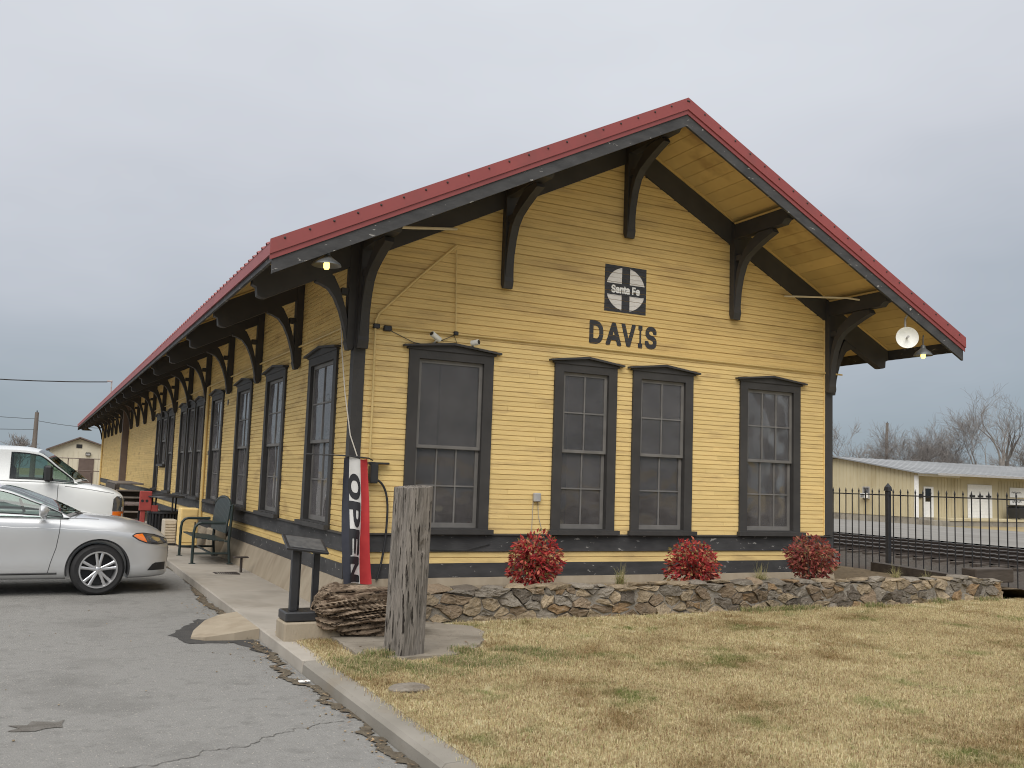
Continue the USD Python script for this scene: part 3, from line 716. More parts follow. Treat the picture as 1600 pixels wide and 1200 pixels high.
# roof
def roof_side(sgn):
    step = 0.23
    ypat = [0, 0.15, 0.168, 0.205, 0.222]
    hpat = [0, 0, 0.024, 0.024, 0]
    ys_, hs_ = [], []
    y = -OF - 0.02
    while y < L + OF:
        for a, h in zip(ypat, hpat):
            ys_.append(y + a); hs_.append(h)
        y += step
    ys_, hs_ = np.array(ys_), np.array(hs_)
    xe = -OV - 0.03
    n = len(ys_)
    nz = np.array([-SL, 1.0]) * COS

    def col(x, off):
        zz0 = ZE + SL * (x + OV)
        return np.stack([x + nz[0] * off, ys_, zz0 + nz[1] * off], -1)
    et, rt, rb_, eb = col(np.full(n, xe), hs_), col(np.full(n, W / 2), hs_), col(np.full(n, W / 2), hs_ * 0 - 0.012), col(np.full(n, xe), hs_ - 0.012)
    v = np.vstack([et, rt, rb_, eb])
    if sgn > 0:
        v[:, 0] = W - v[:, 0]
    i = np.arange(n - 1)
    f = []
    for q in range(4):
        a, b = q * n, ((q + 1) % 4) * n
        f += [np.stack([a + i, b + i, b + i + 1], 1), np.stack([a + i, b + i + 1, a + i + 1], 1)]
    f.append(np.array([[0, 2 * n, n], [0, 3 * n, 2 * n], [n - 1, 2 * n - 1, 3 * n - 1], [n - 1, 3 * n - 1, 4 * n - 1]]))
    m = trimesh.Trimesh(v, np.vstack(f), process=False)
    if m.volume < 0:
        m.invert()
    return m


roof = depot.add('roof', roof_side(-1), red_metal, label='red ribbed metal roof slope over the sidewalk')
roof2 = depot.add('roof', roof_side(1), red_metal, label='red ribbed metal roof slope over the tracks')


def rake(sgn, t0, t1, xo=0.0):
    """Band under the roof line, measured downwards from t0 to t1."""
    x = np.array([-OV - xo, W / 2])
    zt = ZE + SL * (x + OV)
    p = [(x[0], zt[0] - t0), (x[1], zt[1] - t0), (x[1], zt[1] - t1), (x[0], zt[0] - t1)]
    if sgn > 0:
        p = [(W - a, b) for a, b in p]
    return Polygon(p)


FR = F_['front']
for sgn, rf in ((-1, roof), (1, roof2)):
    depot.add('rake_trim', prism(rake(sgn, -0.030, 0.125, 0.035), OF + 0.004, OF + 0.028, FR), red_metal, rf)
    depot.add('rake_lip', prism(rake(sgn, 0.126, 0.185, 0.03), OF + 0.002, OF + 0.014, FR), red_dark, rf)
    sc = []
    for k in range(21):
        s = 0.12 + k * 0.28
        x = -OV + s * COS
        zq = ZE + SL * s * COS - 0.012
        m = trimesh.creation.icosphere(1, 0.013)
        m.apply_translation([x if sgn < 0 else W - x, -OF - 0.028, zq])
        sc.append(m)
    depot.add('screws', cat(sc), screw_m, rf, kind='stuff')
    depot.add('fascia', prism(rake(sgn, 0.150, 0.335), OF - 0.035, OF, FR), black_worn)
    depot.add('back_fascia', prism(rake(sgn, 0.0, 0.335), -L - OF, -L - OF + 0.03, FR), black)
    depot.add('frieze', prism(rake(sgn, 0.062, 0.44).intersection(sbox(0, 0, W, 9)), -0.005, 0.042, FR), black)
    depot.add('frieze_moulding', prism(rake(sgn, 0.064, 0.09).intersection(sbox(0, 0, W, 9)), 0.0425, 0.062, FR), soffit_y)
    fr = 'left' if sgn < 0 else 'right'
    depot.add('eave_trim', fbox(fr, -OF - 0.02, L + OF, ZE - 0.14, ZE - 0.012, OV + 0.004, OV + 0.026), red_dark)
    depot.add('eave_fascia', fbox(fr, -OF + 0.002, L + OF, ZE - 0.20, ZE - 0.035, OV - 0.03, OV), black_worn)
    # soffit boards
    bw = SLEN / 28
    deck = []
    for k in range(28):
        s0, s1 = k * bw + 0.004, (k + 1) * bw - 0.004
        xa, xb = -OV + s0 * COS, -OV + s1 * COS
        za, zb = ZE + SL * (xa + OV) - 0.062, ZE + SL * (xb + OV) - 0.062
        if k == 0:
            xa += 0.03; za += 0.03 * SL
        poly = Polygon([(xa, za), (xb, zb), (xb, zb + 0.018), (xa, za + 0.018)])
        if sgn > 0:
            poly = affinity.scale(poly, -1, 1, origin=(W / 2, 0))
        ye = L + OF - 0.04 if xb < 0.05 else 0.03
        depot.add('soffit_board', prism(poly, -ye, OF - 0.036, FR), soffit_y)
    dk = Polygon([(-OV, ZE - 0.042), (W / 2, ZR - 0.042), (W / 2, ZR - 0.030), (-OV, ZE - 0.030)])
    depot.add('roof_deck', prism(dk if sgn < 0 else affinity.scale(dk, -1, 1, origin=(W / 2, 0)), -L - OF + 0.05, OF - 0.04, FR), core_m)


# brackets
def bez(p0, p1, p2, n=14):
    t = np.linspace(0, 1, n)[:, None]
    p0, p1, p2 = map(np.array, (p0, p1, p2))
    return (1 - t) ** 2 * p0 + 2 * t * (1 - t) * p1 + t ** 2 * p2


def bracket(fr, c, zb, zs, slope, out, wd=0.13):
    """Leg on the wall, beam under the soffit (sloping down by 'slope' per metre), curved brace and strut."""
    fm = lambda n, v, d: F_[fr](c + d, v, n)
    top = lambda n: zs - slope * n
    leg = Polygon([(0.012, zb + 0.07), (0.05, zb), (0.10, zb), (0.125, zb + 0.09), (0.115, zb + 0.16), (0.115, top(0.115) - 0.004), (0.012, top(0.012) - 0.004)])
    b = depot.add('bracket', prism(leg, -wd / 2, wd / 2, fm), black)
    e = out - 0.05
    bh = 0.24 if slope == 0 else 0.40
    bp = [(0.1175, top(0.1175) - 0.003), (e, top(e) - 0.003), (e, top(e) - bh * 0.45), (e - 0.05, top(e) - bh * 0.5), (e - 0.06, top(e) - bh * 0.75), (e - 0.11, top(e) - bh * 0.8), (e - 0.16, top(e - 0.16) - bh), (0.1175, top(0.1175) - bh)]
    depot.add('beam', prism(Polygon(bp), -wd / 2 + 0.003, wd / 2 - 0.003, fm), black, b)
    if slope == 0:
        o = [(0.118, zb + 0.14), (0.15, zb + 0.42), (0.20, zb + 0.62), (0.27, zb + 0.78), (0.37, zb + 0.885), (0.52, zb + 0.965), (0.72, zb + 1.05), (0.92, zb + 1.12)]
        i = [(0.88, zb + 1.18), (0.60, zb + 1.18), (0.44, zb + 1.09), (0.29, zb + 0.97), (0.20, zb + 0.83), (0.15, zb + 0.68), (0.118, zb + 0.50)]
        vs = ((0.118, zb + 0.86, 0.235, zb + 0.94),)
    else:
        o = [(0.118, zb + 0.10), (0.15, zb + 0.27), (0.21, zb + 0.46), (0.28, zb + 0.61), (0.36, zb + 0.71), (0.46, zb + 0.755), (0.52, zb + 0.77)]
        i = [(0.52, zb + 0.85), (0.36, zb + 0.90), (0.30, zb + 0.86), (0.22, zb + 0.71), (0.15, zb + 0.50), (0.118, zb + 0.36)]
        vs = ((0.118, zb + 0.66, 0.20, zb + 0.74),)
    depot.add('brace', prism(Polygon(o + i).buffer(0), -wd / 2 + 0.012, wd / 2 - 0.012, fm), black, b)
    for v in vs:
        depot.add('strut', prism(sbox(*v), -wd / 2 + 0.02, wd / 2 - 0.02, fm), black, b)
    # pale moulding where the beam meets the soffit
    depot.add('moulding', prism(Polygon([(0.13, top(0.13) - 0.004), (e - 0.02, top(e - 0.02) - 0.004), (e - 0.02, top(e - 0.02) - 0.026), (0.13, top(0.13) - 0.026)]), -wd / 2 - 0.016, -wd / 2 + 0.0025, fm), soffit_y, b)


for x in (0.055, 1.945, 3.80, 5.67, 7.535):
    zs = float(ztop(x)) - 0.065 - (0.033 if x != 3.80 else 0.033)
    bracket('front', x, zs - 1.43, zs, 0.0, OF - 0.03)
ysb = [0.055] + [2.66 + 2.68 * k for k in range(18)]
for y in ysb:
    if y < L:
        bracket('left', y, 3.12, float(ztop(0)) - 0.066, SL, OV - 0.02)
for y in (0.055, 2.66, 5.34):
    bracket('right', y, 3.12, float(ztop(0)) - 0.066, SL, OV - 0.02)
# pipes under the front overhang and conduits
depot.add('soffit_pipe', tube([(0.28, -0.62, 4.52), (1.22, -0.05, 4.77)], 0.017), cream_pipe)
depot.add('soffit_pipe', tube([(6.62, -0.05, 4.55), (7.35, -0.60, 4.52), (7.75, -0.95, 4.42)], 0.014), cream_pipe)
cm = conduit_m
depot.add('conduit', tube([(0.10, -0.030, 3.43), (3.2, -0.030, 3.45), (W - 0.1, -0.036, 3.445), (W + 0.22, -0.036, 3.445)], 0.013), cm)
depot.add('conduit', tube([(-0.045, 0.05, 3.44), (-0.045, 8, 3.45), (-0.045, 22, 3.44)], 0.015), cm)
depot.add('conduit', tube([(0.225, -0.05, 1.75), (0.225, -0.05, 2.6), (0.215, -0.05, 3.50), (0.25, -0.05, 3.58), (0.75, -0.05, 4.10), (1.235, -0.05, 4.57)], 0.014), cm)
depot.add('conduit', tube([(1.27, -0.04, 3.45), (1.24, -0.04, 4.30), (1.235, -0.04, 4.50)], 0.009), cm)
for m_ in (cbx(0.19, 0.27, -0.07, -0.02, 3.40, 3.46, 0.008), cbx(0.32, 0.42, -0.075, -0.02, 3.38, 3.45, 0.01), cbx(1.24, 1.30, -0.065, -0.02, 3.42, 3.47, 0.008)):
    depot.add('pipe_clamp', m_, black_metal)
depot.add('meter_box', cat(cbx(0.225, 0.32, -0.12, -0.012, 1.55, 1.78, 0.01), cbx(0.20, 0.46, -0.10, -0.03, 1.775, 1.80, 0.004)), black_metal, label='small dark service box behind the flag')
depot.add('service_cable', tube(np.vstack([bez((0.30, -0.07, 1.60), (0.47, -0.07, 1.55), (0.47, -0.07, 1.20)), bez((0.47, -0.07, 1.18), (0.47, -0.07, 0.75), (0.37, -0.08, 0.42))]), 0.014), black_metal)
depot.add('outlet_box', cat(cbx(2.44, 2.54, -0.075, -0.012, 1.375, 1.49, 0.012), tube([(2.45, -0.02, 1.38), (2.44, -0.02, 0.98)], 0.004), tube([(2.52, -0.02, 1.38), (2.53, -0.022, 1.2), (2.60, -0.02, 0.98)], 0.004)), grey_plastic, label='small grey outlet box on the gable wall')
depot.add('wall_wire', tube([(0.40, -0.03, 3.40), (0.72, -0.03, 3.28), (0.93, -0.04, 3.26), (1.25, -0.03, 3.42), (1.33, -0.03, 3.25)], 0.005), black_metal)
depot.add('wall_wire', tube([(0.9, -0.045, 0.78), (1.5, -0.05, 0.76), (1.85, -0.045, 0.84)], 0.004), wire_m)
depot.add('downpipe', tube([(-0.05, 10.62, 0.62), (-0.05, 10.62, 3.44)], 0.035), cm)
depot.add('vent_plug', cat(tube([(-0.02, 8.3, 2.97), (0.01, 8.3, 2.97)], 0.06), tube([(-0.02, 10.35, 2.0), (0.01, 10.35, 2.0)], 0.05)), black_metal)


# painted lettering that follows the boards
def painted(poly, z_start, pitch, lift):
    a, b, c, d = poly.bounds
    out = []
    k0 = int(math.floor((b - z_start) / pitch)) - 1
    for k in range(k0, k0 + int((d - b) / pitch) + 4):
        z0 = z_start + k * pitch
        for s0, s1 in ((0.0005, 0.475), (0.518, 0.978)):
            q = poly.intersection(sbox(a - 1, z0 + s0 * pitch, c + 1, z0 + s1 * pitch))
            if q.is_empty:
                continue
            qs = [h for h in getattr(q, 'geoms', [q]) if isinstance(h, Polygon) and h.area > 1e-6]
            out += [prism(h, 0.008, 0.0135 + lift, FR) for h in qs]
    return cat(out)


z_up = 0.965
while z_up < 3.43:
    z_up += P1
lg = Thing('railway_emblem', 'black square emblem with white circle and cross reading Santa Fe', 'emblem', (3.8, 0, 4.3))
u0, u1, v0, v1 = 3.456, 4.136, 3.985, 4.635
cu, cv = (u0 + u1) / 2, (v0 + v1) / 2
lg.add('background', painted(sbox(u0, v0, u1, v1), z_up, 0.125, 0.0), sign_black)
circ = affinity.scale(Point(cu, cv).buffer(1, 48), 0.318, 0.303)
cross = sbox(cu - 0.066, v0, cu + 0.066, v1).union(sbox(u0, cv - 0.088, u1, cv + 0.072))
for q in circ.difference(cross).geoms:
    lg.add('white_quarter', painted(q, z_up, 0.125, 0.002), sign_white)
word = glyphs('Santa Fe', 0.10, 5)
slabs = []
word = fit_to(word, cu - 0.235, cu + 0.235, cv - 0.062, cv + 0.050)
for gx in ():
    slabs.append(sbox(cu - 0.235 + 0.47 * gx, cv - 0.062, cu - 0.235 + 0.47 * gx + 0.055, cv - 0.046))
lg.add('lettering', painted(word, z_up, 0.125, 0.002), white_m)
dv = Thing('station_name', 'black painted letters reading DAVIS above the paired windows', 'lettering', (3.8, 0, 3.6))
for ch, a, b, dz in (('D', 3.230, 3.452, 0.0), ('A', 3.492, 3.745, 0.0), ('V', 3.742, 3.975, 0.004), ('I', 4.020, 4.088, 0.004), ('S', 4.132, 4.332, 0.006)):
    dv.add('letter', painted(fit_to(glyphs(ch, 0.3, 5), a, b, 3.512 + dz, 3.832 + dz), z_up, 0.125, 0.0), sign_black)

# ------------------------------------------------------------------ stone wall
def stone_wall():
    T = Thing('stone_wall', 'low rubble stone wall of mixed grey and brown stones holding the planting bed', 'stone wall', (0, -1.4, 0.1))
    r = np.random.default_rng(23)
    x0, x1 = -0.36, 9.62
    tops = lambda x: 0.455 + 0.03 * (meshkit.noise(np.array([x * 1.7, 0.3, 0.1]), 4) - 0.5) - 0.07 * np.clip((x - 8.9) / 0.7, 0, 1)
    xs_ = np.linspace(x0 + 0.02, x1 - 0.02, 60)
    core = Polygon([(x0 + 0.02, -0.1)] + [(x, tops(x) - 0.035) for x in xs_] + [(x1 - 0.02, -0.1)])
    T.add('mortar', prism(core, 1.16, 1.394, FR), mortar)
    region = Polygon([(x0, 0.02)] + [(x, tops(x)) for x in xs_] + [(x1, 0.02)])
    pts = []
    k = 0
    while len(pts) < 185 and k < 60000:
        k += 1
        p = np.array([r.uniform(x0, x1), r.uniform(0.05, 0.47)])
        rad = 0.065 + 0.24 * meshkit.noise(np.array([p[0] * 4, p[1] * 9, 2.0]), 8) ** 1.3
        if all(abs(p[0] - q[0]) > rad * 1.5 or math.hypot((p[0] - q[0]) / 1.6, (p[1] - q[1]) * 1.15) > rad * 0.75 for q in pts):
            pts.append(p)
    S = np.array([1.0, 1.7])
    cells = shapely.voronoi_polygons(MultiPoint([tuple(p * S) for p in pts]), extend_to=affinity.scale(region, 1, 2.2))
    for c in cells.geoms:
        c = affinity.scale(c, 1, 1 / S[1], origin=(0, 0)).intersection(region)
        c = c.buffer(-0.0075, join_style=2).simplify(0.006)
        if c.is_empty or c.geom_type != 'Polygon' or c.area < 0.0012:
            continue
        ring = np.array(c.exterior.segmentize(0.07).coords)[:-1]
        ring += r.normal(0, 0.007, ring.shape)
        n = len(ring)
        ctr = ring.mean(0)
        d = r.uniform(-0.004, 0.022)
        tilt = r.normal(0, 0.16, 2)
        lay = []
        for sc, dep in ((1.0, 1.33), (1.0, 1.398 + d), (0.95, 1.407 + d), (0.55, 1.410 + d)):
            q = ctr + (ring - ctr) * sc
            dd = dep + (q - ctr) @ tilt * (1 if dep > 1.39 else 0) + (r.normal(0, 0.006, n) if dep > 1.39 else 0)
            lay.append(np.stack([q[:, 0], -dd, q[:, 1]], -1))
        v = np.vstack(lay + [[[ctr[0], -(1.411 + d), ctr[1]]]])
        i = np.arange(n); j = (i + 1) % n
        f = []
        for a in range(3):
            f += [np.stack([a * n + i, a * n + j, (a + 1) * n + j], 1), np.stack([a * n + i, (a + 1) * n + j, (a + 1) * n + i], 1)]
        f.append(np.stack([3 * n + i, 3 * n + j, np.full(n, 4 * n)], 1))
        m = trimesh.Trimesh(v, np.vstack(f), process=False)
        if m.face_normals[-n:, 1].mean() > 0:
            m.invert()
        T.add('stone', m, STONE[r.choice(5, p=[0.26, 0.20, 0.32, 0.10, 0.12])], smooth=20)
    # rough flat stones along the top and the left end
    x = x0
    while x < x1 - 0.1:
        w = r.uniform(0.16, 0.38)
        y0, y1 = -1.425 + r.normal(0, 0.012), -1.17 + r.normal(0, 0.03)
        z0 = float(tops(min(x + w / 2, x1))) + 0.004
        h = np.array([w / 2 - 0.01, (y1 - y0) / 2, r.uniform(0.018, 0.032)])
        p = r.normal(0, 1, (26, 3)); p /= np.abs(p).max(1, keepdims=True)
        p = p * (0.72 + 0.28 * r.random((26, 1)))
        p = np.sign(p) * np.abs(p) ** 0.7
        m = trimesh.convex.convex_hull(p * h)
        m.apply_transform(trimesh.transformations.euler_matrix(*r.normal(0, 0.06, 3)))
        m.apply_translation([x + w / 2, (y0 + y1) / 2, z0])
        T.add('cap_stone', m, STONE[r.choice(5, p=[0.42, 0.18, 0.28, 0.04, 0.08])])
        x += w
    for k in range(10):
        p = r.normal(0, 1, (22, 3)); p /= np.abs(p).max(1, keepdims=True)
        m = trimesh.convex.convex_hull(p * np.array([0.04, r.uniform(0.05, 0.09), r.uniform(0.03, 0.06)]))
        m.apply_translation([x0 - 0.01, -1.36 + (k % 2) * 0.12 + 0.03 * r.normal(), 0.13 + 0.065 * (k // 2)])
        T.add('stone', m, STONE[r.choice(5)])


stone_wall()

# ------------------------------------------------------------------ old post and log
def weathered_post():
    nz, na = 150, 96
    r = np.random.default_rng(5)

    def f(u, v):
        z = u * 1.46
        a = v * 2 * np.pi
        p = 7.0
        rad = 1 / (np.abs(np.cos(a)) ** p + np.abs(np.sin(a)) ** p) ** (1 / p)
        rad = np.minimum(rad, 1.24)
        w = 0.137 + 0.003 * (1 - u)
        q = np.stack([np.cos(a) * 3.2, np.sin(a) * 3.2, z * 0.55], -1)
        q2 = np.stack([np.cos(a) * 11, np.sin(a) * 11, z * 1.3], -1)
        crack = np.clip((meshkit.fbm(q2 + 3, 3, 2) - 0.56) / 0.10, 0, 1) * (0.35 + 0.65 * np.clip((meshkit.noise(q * 0.8 + 7, 6) - 0.35) * 3, 0, 1))
        d = 0.012 * (meshkit.fbm(q, 4, 1) - 0.5) - 0.010 * crack
        # knot on the front face
        knot = np.exp(-(((a - 4.95 + 0.0) * 0.16) ** 2 / 0.05 ** 2 + (z - 0.95) ** 2 / 0.085 ** 2))
        d = d - 0.022 * knot * (0.6 + 0.4 * np.sin(60 * np.sqrt(((a - 4.95) * 0.16) ** 2 + (z - 0.95) ** 2)))
        x = np.cos(a) * (w * rad + d)
        y = np.sin(a) * (w * rad + d)
        top = np.clip((u - 0.985) / 0.015, 0, 1)
        zz0 = z + 0.012 * x / 0.15 + 0.01 * meshkit.noise(np.stack([x * 40, y * 40, 0 * x], -1), 3) * top
        return x, y, zz0
    side = grid(f, nz, na + 1)
    v = side.vertices
    topring = v[(nz - 1) * (na + 1):(nz - 1) * (na + 1) + na]
    lay = [topring]
    for s in (0.8, 0.5, 0.2):
        q = topring.mean(0) + (topring - topring.mean(0)) * s
        q[:, 2] += r.normal(0, 0.004, na) + 0.004
        lay.append(q)
    vv = np.vstack(lay)
    i = np.arange(na); j = (i + 1) % na
    ff = []
    for a in range(3):
        ff += [np.stack([a * na + i, a * na + j, (a + 1) * na + j], 1), np.stack([a * na + i, (a + 1) * na + j, (a + 1) * na + i], 1)]
    vv = np.vstack([vv, topring.mean(0) + [0, 0, 0.006]])
    ff.append(np.stack([3 * na + i, 3 * na + j, np.full(na, 4 * na)], 1))
    cap = trimesh.Trimesh(vv, np.vstack(ff), process=False)
    if cap.face_normals[:, 2].mean() < 0:
        cap.invert()
    if side.face_normals[:, 0] @ (side.triangles_center[:, 0]) < 0:
        side.invert()
    m = cat(side, cap)
    m.apply_transform(trimesh.transformations.rotation_matrix(math.radians(20), [0, 0, 1]))
    m.apply_transform(trimesh.transformations.rotation_matrix(math.radians(0.9), [0, 1, 0]))
    m.apply_translation([-0.345, -3.0, 0.09])
    return m


single('timber_post', weathered_post(), weathered, 'upright weathered grey timber post with a knot standing in the lawn', 'post', smooth=50)


def log():
    nu, na = 130, 150

    def f(u, v):
        a = v * 2 * np.pi
        s = u * 2 - 1
        prof = np.clip(1 - np.abs(s) ** 6, 0, 1) ** 0.45
        x = s * 0.52
        q = np.stack([x * 1.6, np.cos(a) * 2.2, np.sin(a) * 2.2], -1)
        q2 = np.stack([x * 1.4 + 5, np.cos(a + x * 0.8) * 6.5 + 0.6 * meshkit.noise(np.stack([x * 4, np.cos(a) * 3, np.sin(a) * 3], -1), 6), np.sin(a + x * 0.8) * 6.5], -1)
        ridge = np.abs(meshkit.fbm(q2, 3, 4) - 0.5) * 2
        R = 0.245 + 0.09 * (meshkit.fbm(q, 3, 2) - 0.5) - 0.065 * (np.clip(0.22 - ridge, 0, 1) / 0.22) ** 1.5 + 0.03 * ridge - 0.03 * s + 0.05 * (meshkit.fbm(np.stack([x * 6 + 9, np.cos(a) * 6, np.sin(a) * 6], -1), 3, 8) - 0.5)
        R = R * prof
        xx = x + 0.06 * (meshkit.fbm(np.stack([np.cos(a) * 5, np.sin(a) * 5, R * 18], -1), 3, 9) - 0.5) * (np.abs(s) > 0.8)
        return xx, np.cos(a) * R * 1.0, np.sin(a) * R * 0.92
    m = grid(f, nu, na)
    if m.volume < 0:
        m.invert()
    m.apply_transform(trimesh.transformations.rotation_matrix(math.radians(-11), [0, 0, 1]))
    m.apply_transform(trimesh.transformations.rotation_matrix(math.radians(3), [0, 1, 0]))
    m.apply_translation([-0.36, -2.02, 0.355])
    return m


single('log', log(), log_m, 'short thick fissured brown log lying on the pad behind the post', 'log', smooth=60)

# ------------------------------------------------------------------ plaque stand
pl = Thing('plaque_stand', 'black plaque stand on two posts with a slanted top on a concrete block', 'plaque stand', (-0.95, -1.85, 0.1))
pl.add('concrete_block', cbx(-1.16, -0.62, -2.06, -1.72, 0.08, 0.275, 0.015), skirt_m)
pl.add('base_plate', cbx(-1.15, -0.80, -2.05, -1.74, 0.278, 0.365, 0.012), black_metal)
pl.add('post', cbx(-1.10, -1.03, -1.98, -1.91, 0.366, 0.94, 0.006), black_metal)
pl.add('post', cbx(-1.045, -0.995, -1.90, -1.84, 0.366, 0.95, 0.006), black_metal)
pl.add('post', cbx(-0.87, -0.81, -1.88, -1.82, 0.366, 0.96, 0.006), black_metal)
pm = cbx(-0.20, 0.20, -0.16, 0.16, -0.012, 0.012, 0.004)
pm2 = cat(cbx(-0.17, 0.17, -0.13, 0.13, 0.0125, 0.016, 0.001))
for q in (pm, pm2):
    q.apply_transform(trimesh.transformations.rotation_matrix(math.radians(20), [1, 0, 0]))
    q.apply_transform(trimesh.transformations.rotation_matrix(math.radians(7), [0, 1, 0]))
    q.apply_translation([-0.97, -1.90, 0.975])
pl.add('top_plate', pm, black_metal)
pl.add('plaque', pm2, M('plaque_face', [(0.05, 0.052, 0.055), (0.10, 0.10, 0.10)], scale=18, rough=0.35))

# ------------------------------------------------------------------ flag
fg = Thing('open_flag', 'tall red white and navy flag with stacked black letters reading OPEN', 'flag', (0.0, -0.2, 1.85))
FX0, FX1, FZ0, FZ1 = -0.135, 0.16, 0.40, 1.835


def cloth(sx, z, lift=0.0):
    """Point on the hanging flag for sideways share sx (0..1) and height z."""
    t = (FZ1 - z) / (FZ1 - FZ0)
    x = FX0 + 0.05 * t + sx * (0.29 + 0.045 * t) + 0.014 * np.sin(t * 6 + 1) * t
    y = -0.22 + 0.045 * np.sin(sx * 7.5 + t * 3.5) * (0.35 + t) + 0.03 * np.sin(t * 6 + sx * 2)
    return x, y - lift, z + 0 * x + 0.012 * np.sin(sx * 6)


def strip(s0, s1, lift=0.0):
    m = grid(lambda u, v: cloth(s0 + (s1 - s0) * u, FZ0 + (FZ1 - FZ0) * v, lift), 10, 70)
    b = m.copy(); b.invert(); b.vertices = b.vertices + [0, 0.002, 0]
    return cat(m, b)


fg.add('navy_stripe', strip(0, 0.24), flag_blue, smooth=True)
fg.add('white_stripe', strip(0.24, 0.68), flag_white, smooth=True)
fg.add('red_stripe', strip(0.68, 1.0), flag_red, smooth=True)
for ch, zc in zip('OPEN', (1.50, 1.185, 0.87, 0.56)):
    gl = affinity.rotate(fit_to(glyphs(ch, 0.3, 5), -0.14, 0.14, -0.125, 0.125), -90, origin=(0, 0))
    gl = affinity.scale(gl, 1.0, 1.05, origin=(0, 0)).segmentize(0.02)
    m = prism(gl, 0, 0.0015, lambda u, v, d: np.stack([u, v, d], -1)).subdivide_to_size(0.04)
    vx = m.vertices
    sx = 0.43 + vx[:, 0] / 0.56
    X, Y, Z = cloth(sx, zc + vx[:, 1], 0.003 + vx[:, 2])
    fg.add('letter', trimesh.Trimesh(np.stack([X, Y, Z], -1), m.faces, process=False), flag_black)
fg.add('rod', tube([(-0.55, -0.12, 1.86), (-0.16, -0.20, 1.86), (0.02, -0.22, 1.85), (0.16, -0.22, 1.84), (0.24, -0.12, 1.82)], 0.008), black_metal)
single('flag_wire', tube([(-0.06, 0.80, 1.88), (-0.20, 0.35, 1.87), (-0.55, -0.12, 1.86)], 0.004), wire_m, 'thin wire from the first side window to the flag rod', 'wire')
single('hanging_rope', tube([(-0.16, 0.16, 3.62), (-0.15, 0.05, 3.1), (-0.12, -0.06, 2.6), (-0.05, -0.13, 2.1), (0.03, -0.18, 1.86)], 0.007), rope_m, 'pale rope hanging down the corner post to the flag', 'rope')

# ------------------------------------------------------------------ lamps, dish, cameras
def pendant(label, x, y, z, lit, r=0.155):
    T = Thing('pendant_lamp', label, 'lamp', (x, y, z), 'bell shaped lamps under the eaves')
    outer = [(0.001, 0.155), (0.022, 0.155), (0.03, 0.15), (0.035, 0.11), (0.06, 0.085), (0.10, 0.055), (r * 0.93, 0.022), (r, 0.0), (r - 0.004, 0.0), (r * 0.9, 0.014), (0.09, 0.045), (0.05, 0.072), (0.001, 0.078)]
    T.add('lamp_shade', lathe(outer, 28, (x, y, z)), lamp_m, smooth=30)
    T.add('stem', tube([(x, y, z + 0.15), (x, y, z + 0.24), (x + 0.01, y, z + 0.30)], 0.009), lamp_m)
    T.add('bulb', lathe([(0.0, -0.045), (0.02, -0.04), (0.032, -0.02), (0.032, 0.015), (0.022, 0.045), (0.0, 0.05)], 16, (x, y, z)), bulb_m if lit else grey_plastic, smooth=True)


pendant('lit grey bell lamp under the eave at the flag corner', -0.735, -1.24, 3.815, True)
pendant('lit bell lamp hanging under the eave beside the white dish', 8.19, -1.24, 3.66, True, 0.135)
fl_ = Thing('gooseneck_lamp', 'unlit dark lamp on a bracket arm at the far corner of the depot', 'lamp', (-0.9, 47.0, 3.6))
fl_.add('lamp_shade', lathe([(0.001, 0.20), (0.04, 0.19), (0.06, 0.12), (0.27, 0.0), (0.265, 0.0), (0.05, 0.10), (0.001, 0.11)], 20, (-0.95, 46.6, 3.55)), lamp_m)
fl_.add('arm', tube([(-0.95, 46.6, 3.73), (-0.95, 46.6, 3.92), (-0.6, 46.6, 4.0), (0.0, 46.6, 4.0)], 0.025), black_metal)

ds = Thing('dish_antenna', 'round white dish antenna hanging under the right eave', 'dish antenna', (7.75, -1.28, 3.88))
n_ = np.array([-0.62, -0.78, 0.05]); n_ /= np.linalg.norm(n_)
dm = lathe([(0.0, -0.045), (0.06, -0.042), (0.11, -0.028), (0.15, 0.0), (0.156, 0.004), (0.156, -0.004), (0.115, -0.036), (0.06, -0.05), (0.0, -0.053)], 32)
Rt = trimesh.geometry.align_vectors([0, 0, 1], n_)
c_ = np.array([7.76, -1.33, 3.875])
dm.apply_transform(Rt); dm.apply_translation(c_)
ds.add('reflector', dm, dish_m, smooth=40)
ds.add('feed', tube([c_ - n_ * 0.05, c_ + n_ * 0.07], [0.012, 0.018]), grey_plastic)
ds.add('bracket', cat(tube([c_ - n_ * 0.06, c_ - n_ * 0.14, c_ - n_ * 0.14 + np.array([0.0, 0.0, 0.30]), c_ + np.array([0.05, -0.02, 0.42])], 0.014)), grey_plastic)
for x, d, lb in ((0.985, -1, 'white security camera above the shaded window, tilted left'), (1.50, 1, 'white security camera above the shaded window, turned right')):
    T = Thing('security_camera', lb, 'camera', (x, -0.1, 3.33))
    a, b = np.array([x + 0.03, -0.07, 3.36]), np.array([x - 0.06 * d * (1 if d < 0 else 1), -0.17, 3.335])
    if d < 0:
        a, b = np.array([x + 0.05, -0.09, 3.335]), np.array([x - 0.075, -0.14, 3.395])
    else:
        a, b = np.array([x - 0.03, -0.09, 3.335]), np.array([x + 0.03, -0.17, 3.345])
    T.add('body', tube([a, b], 0.035, 14), dish_m, smooth=40)
    dr = (b - a) / np.linalg.norm(b - a)
    T.add('lens', tube([b + dr * 0.0005, b + dr * 0.006], 0.027, 14), black_metal)
    T.add('mount', tube([a * 0.6 + b * 0.4 + [0, 0, -0.03], [x, -0.05, 3.30], [x, 0.0, 3.30]], 0.012), dish_m)

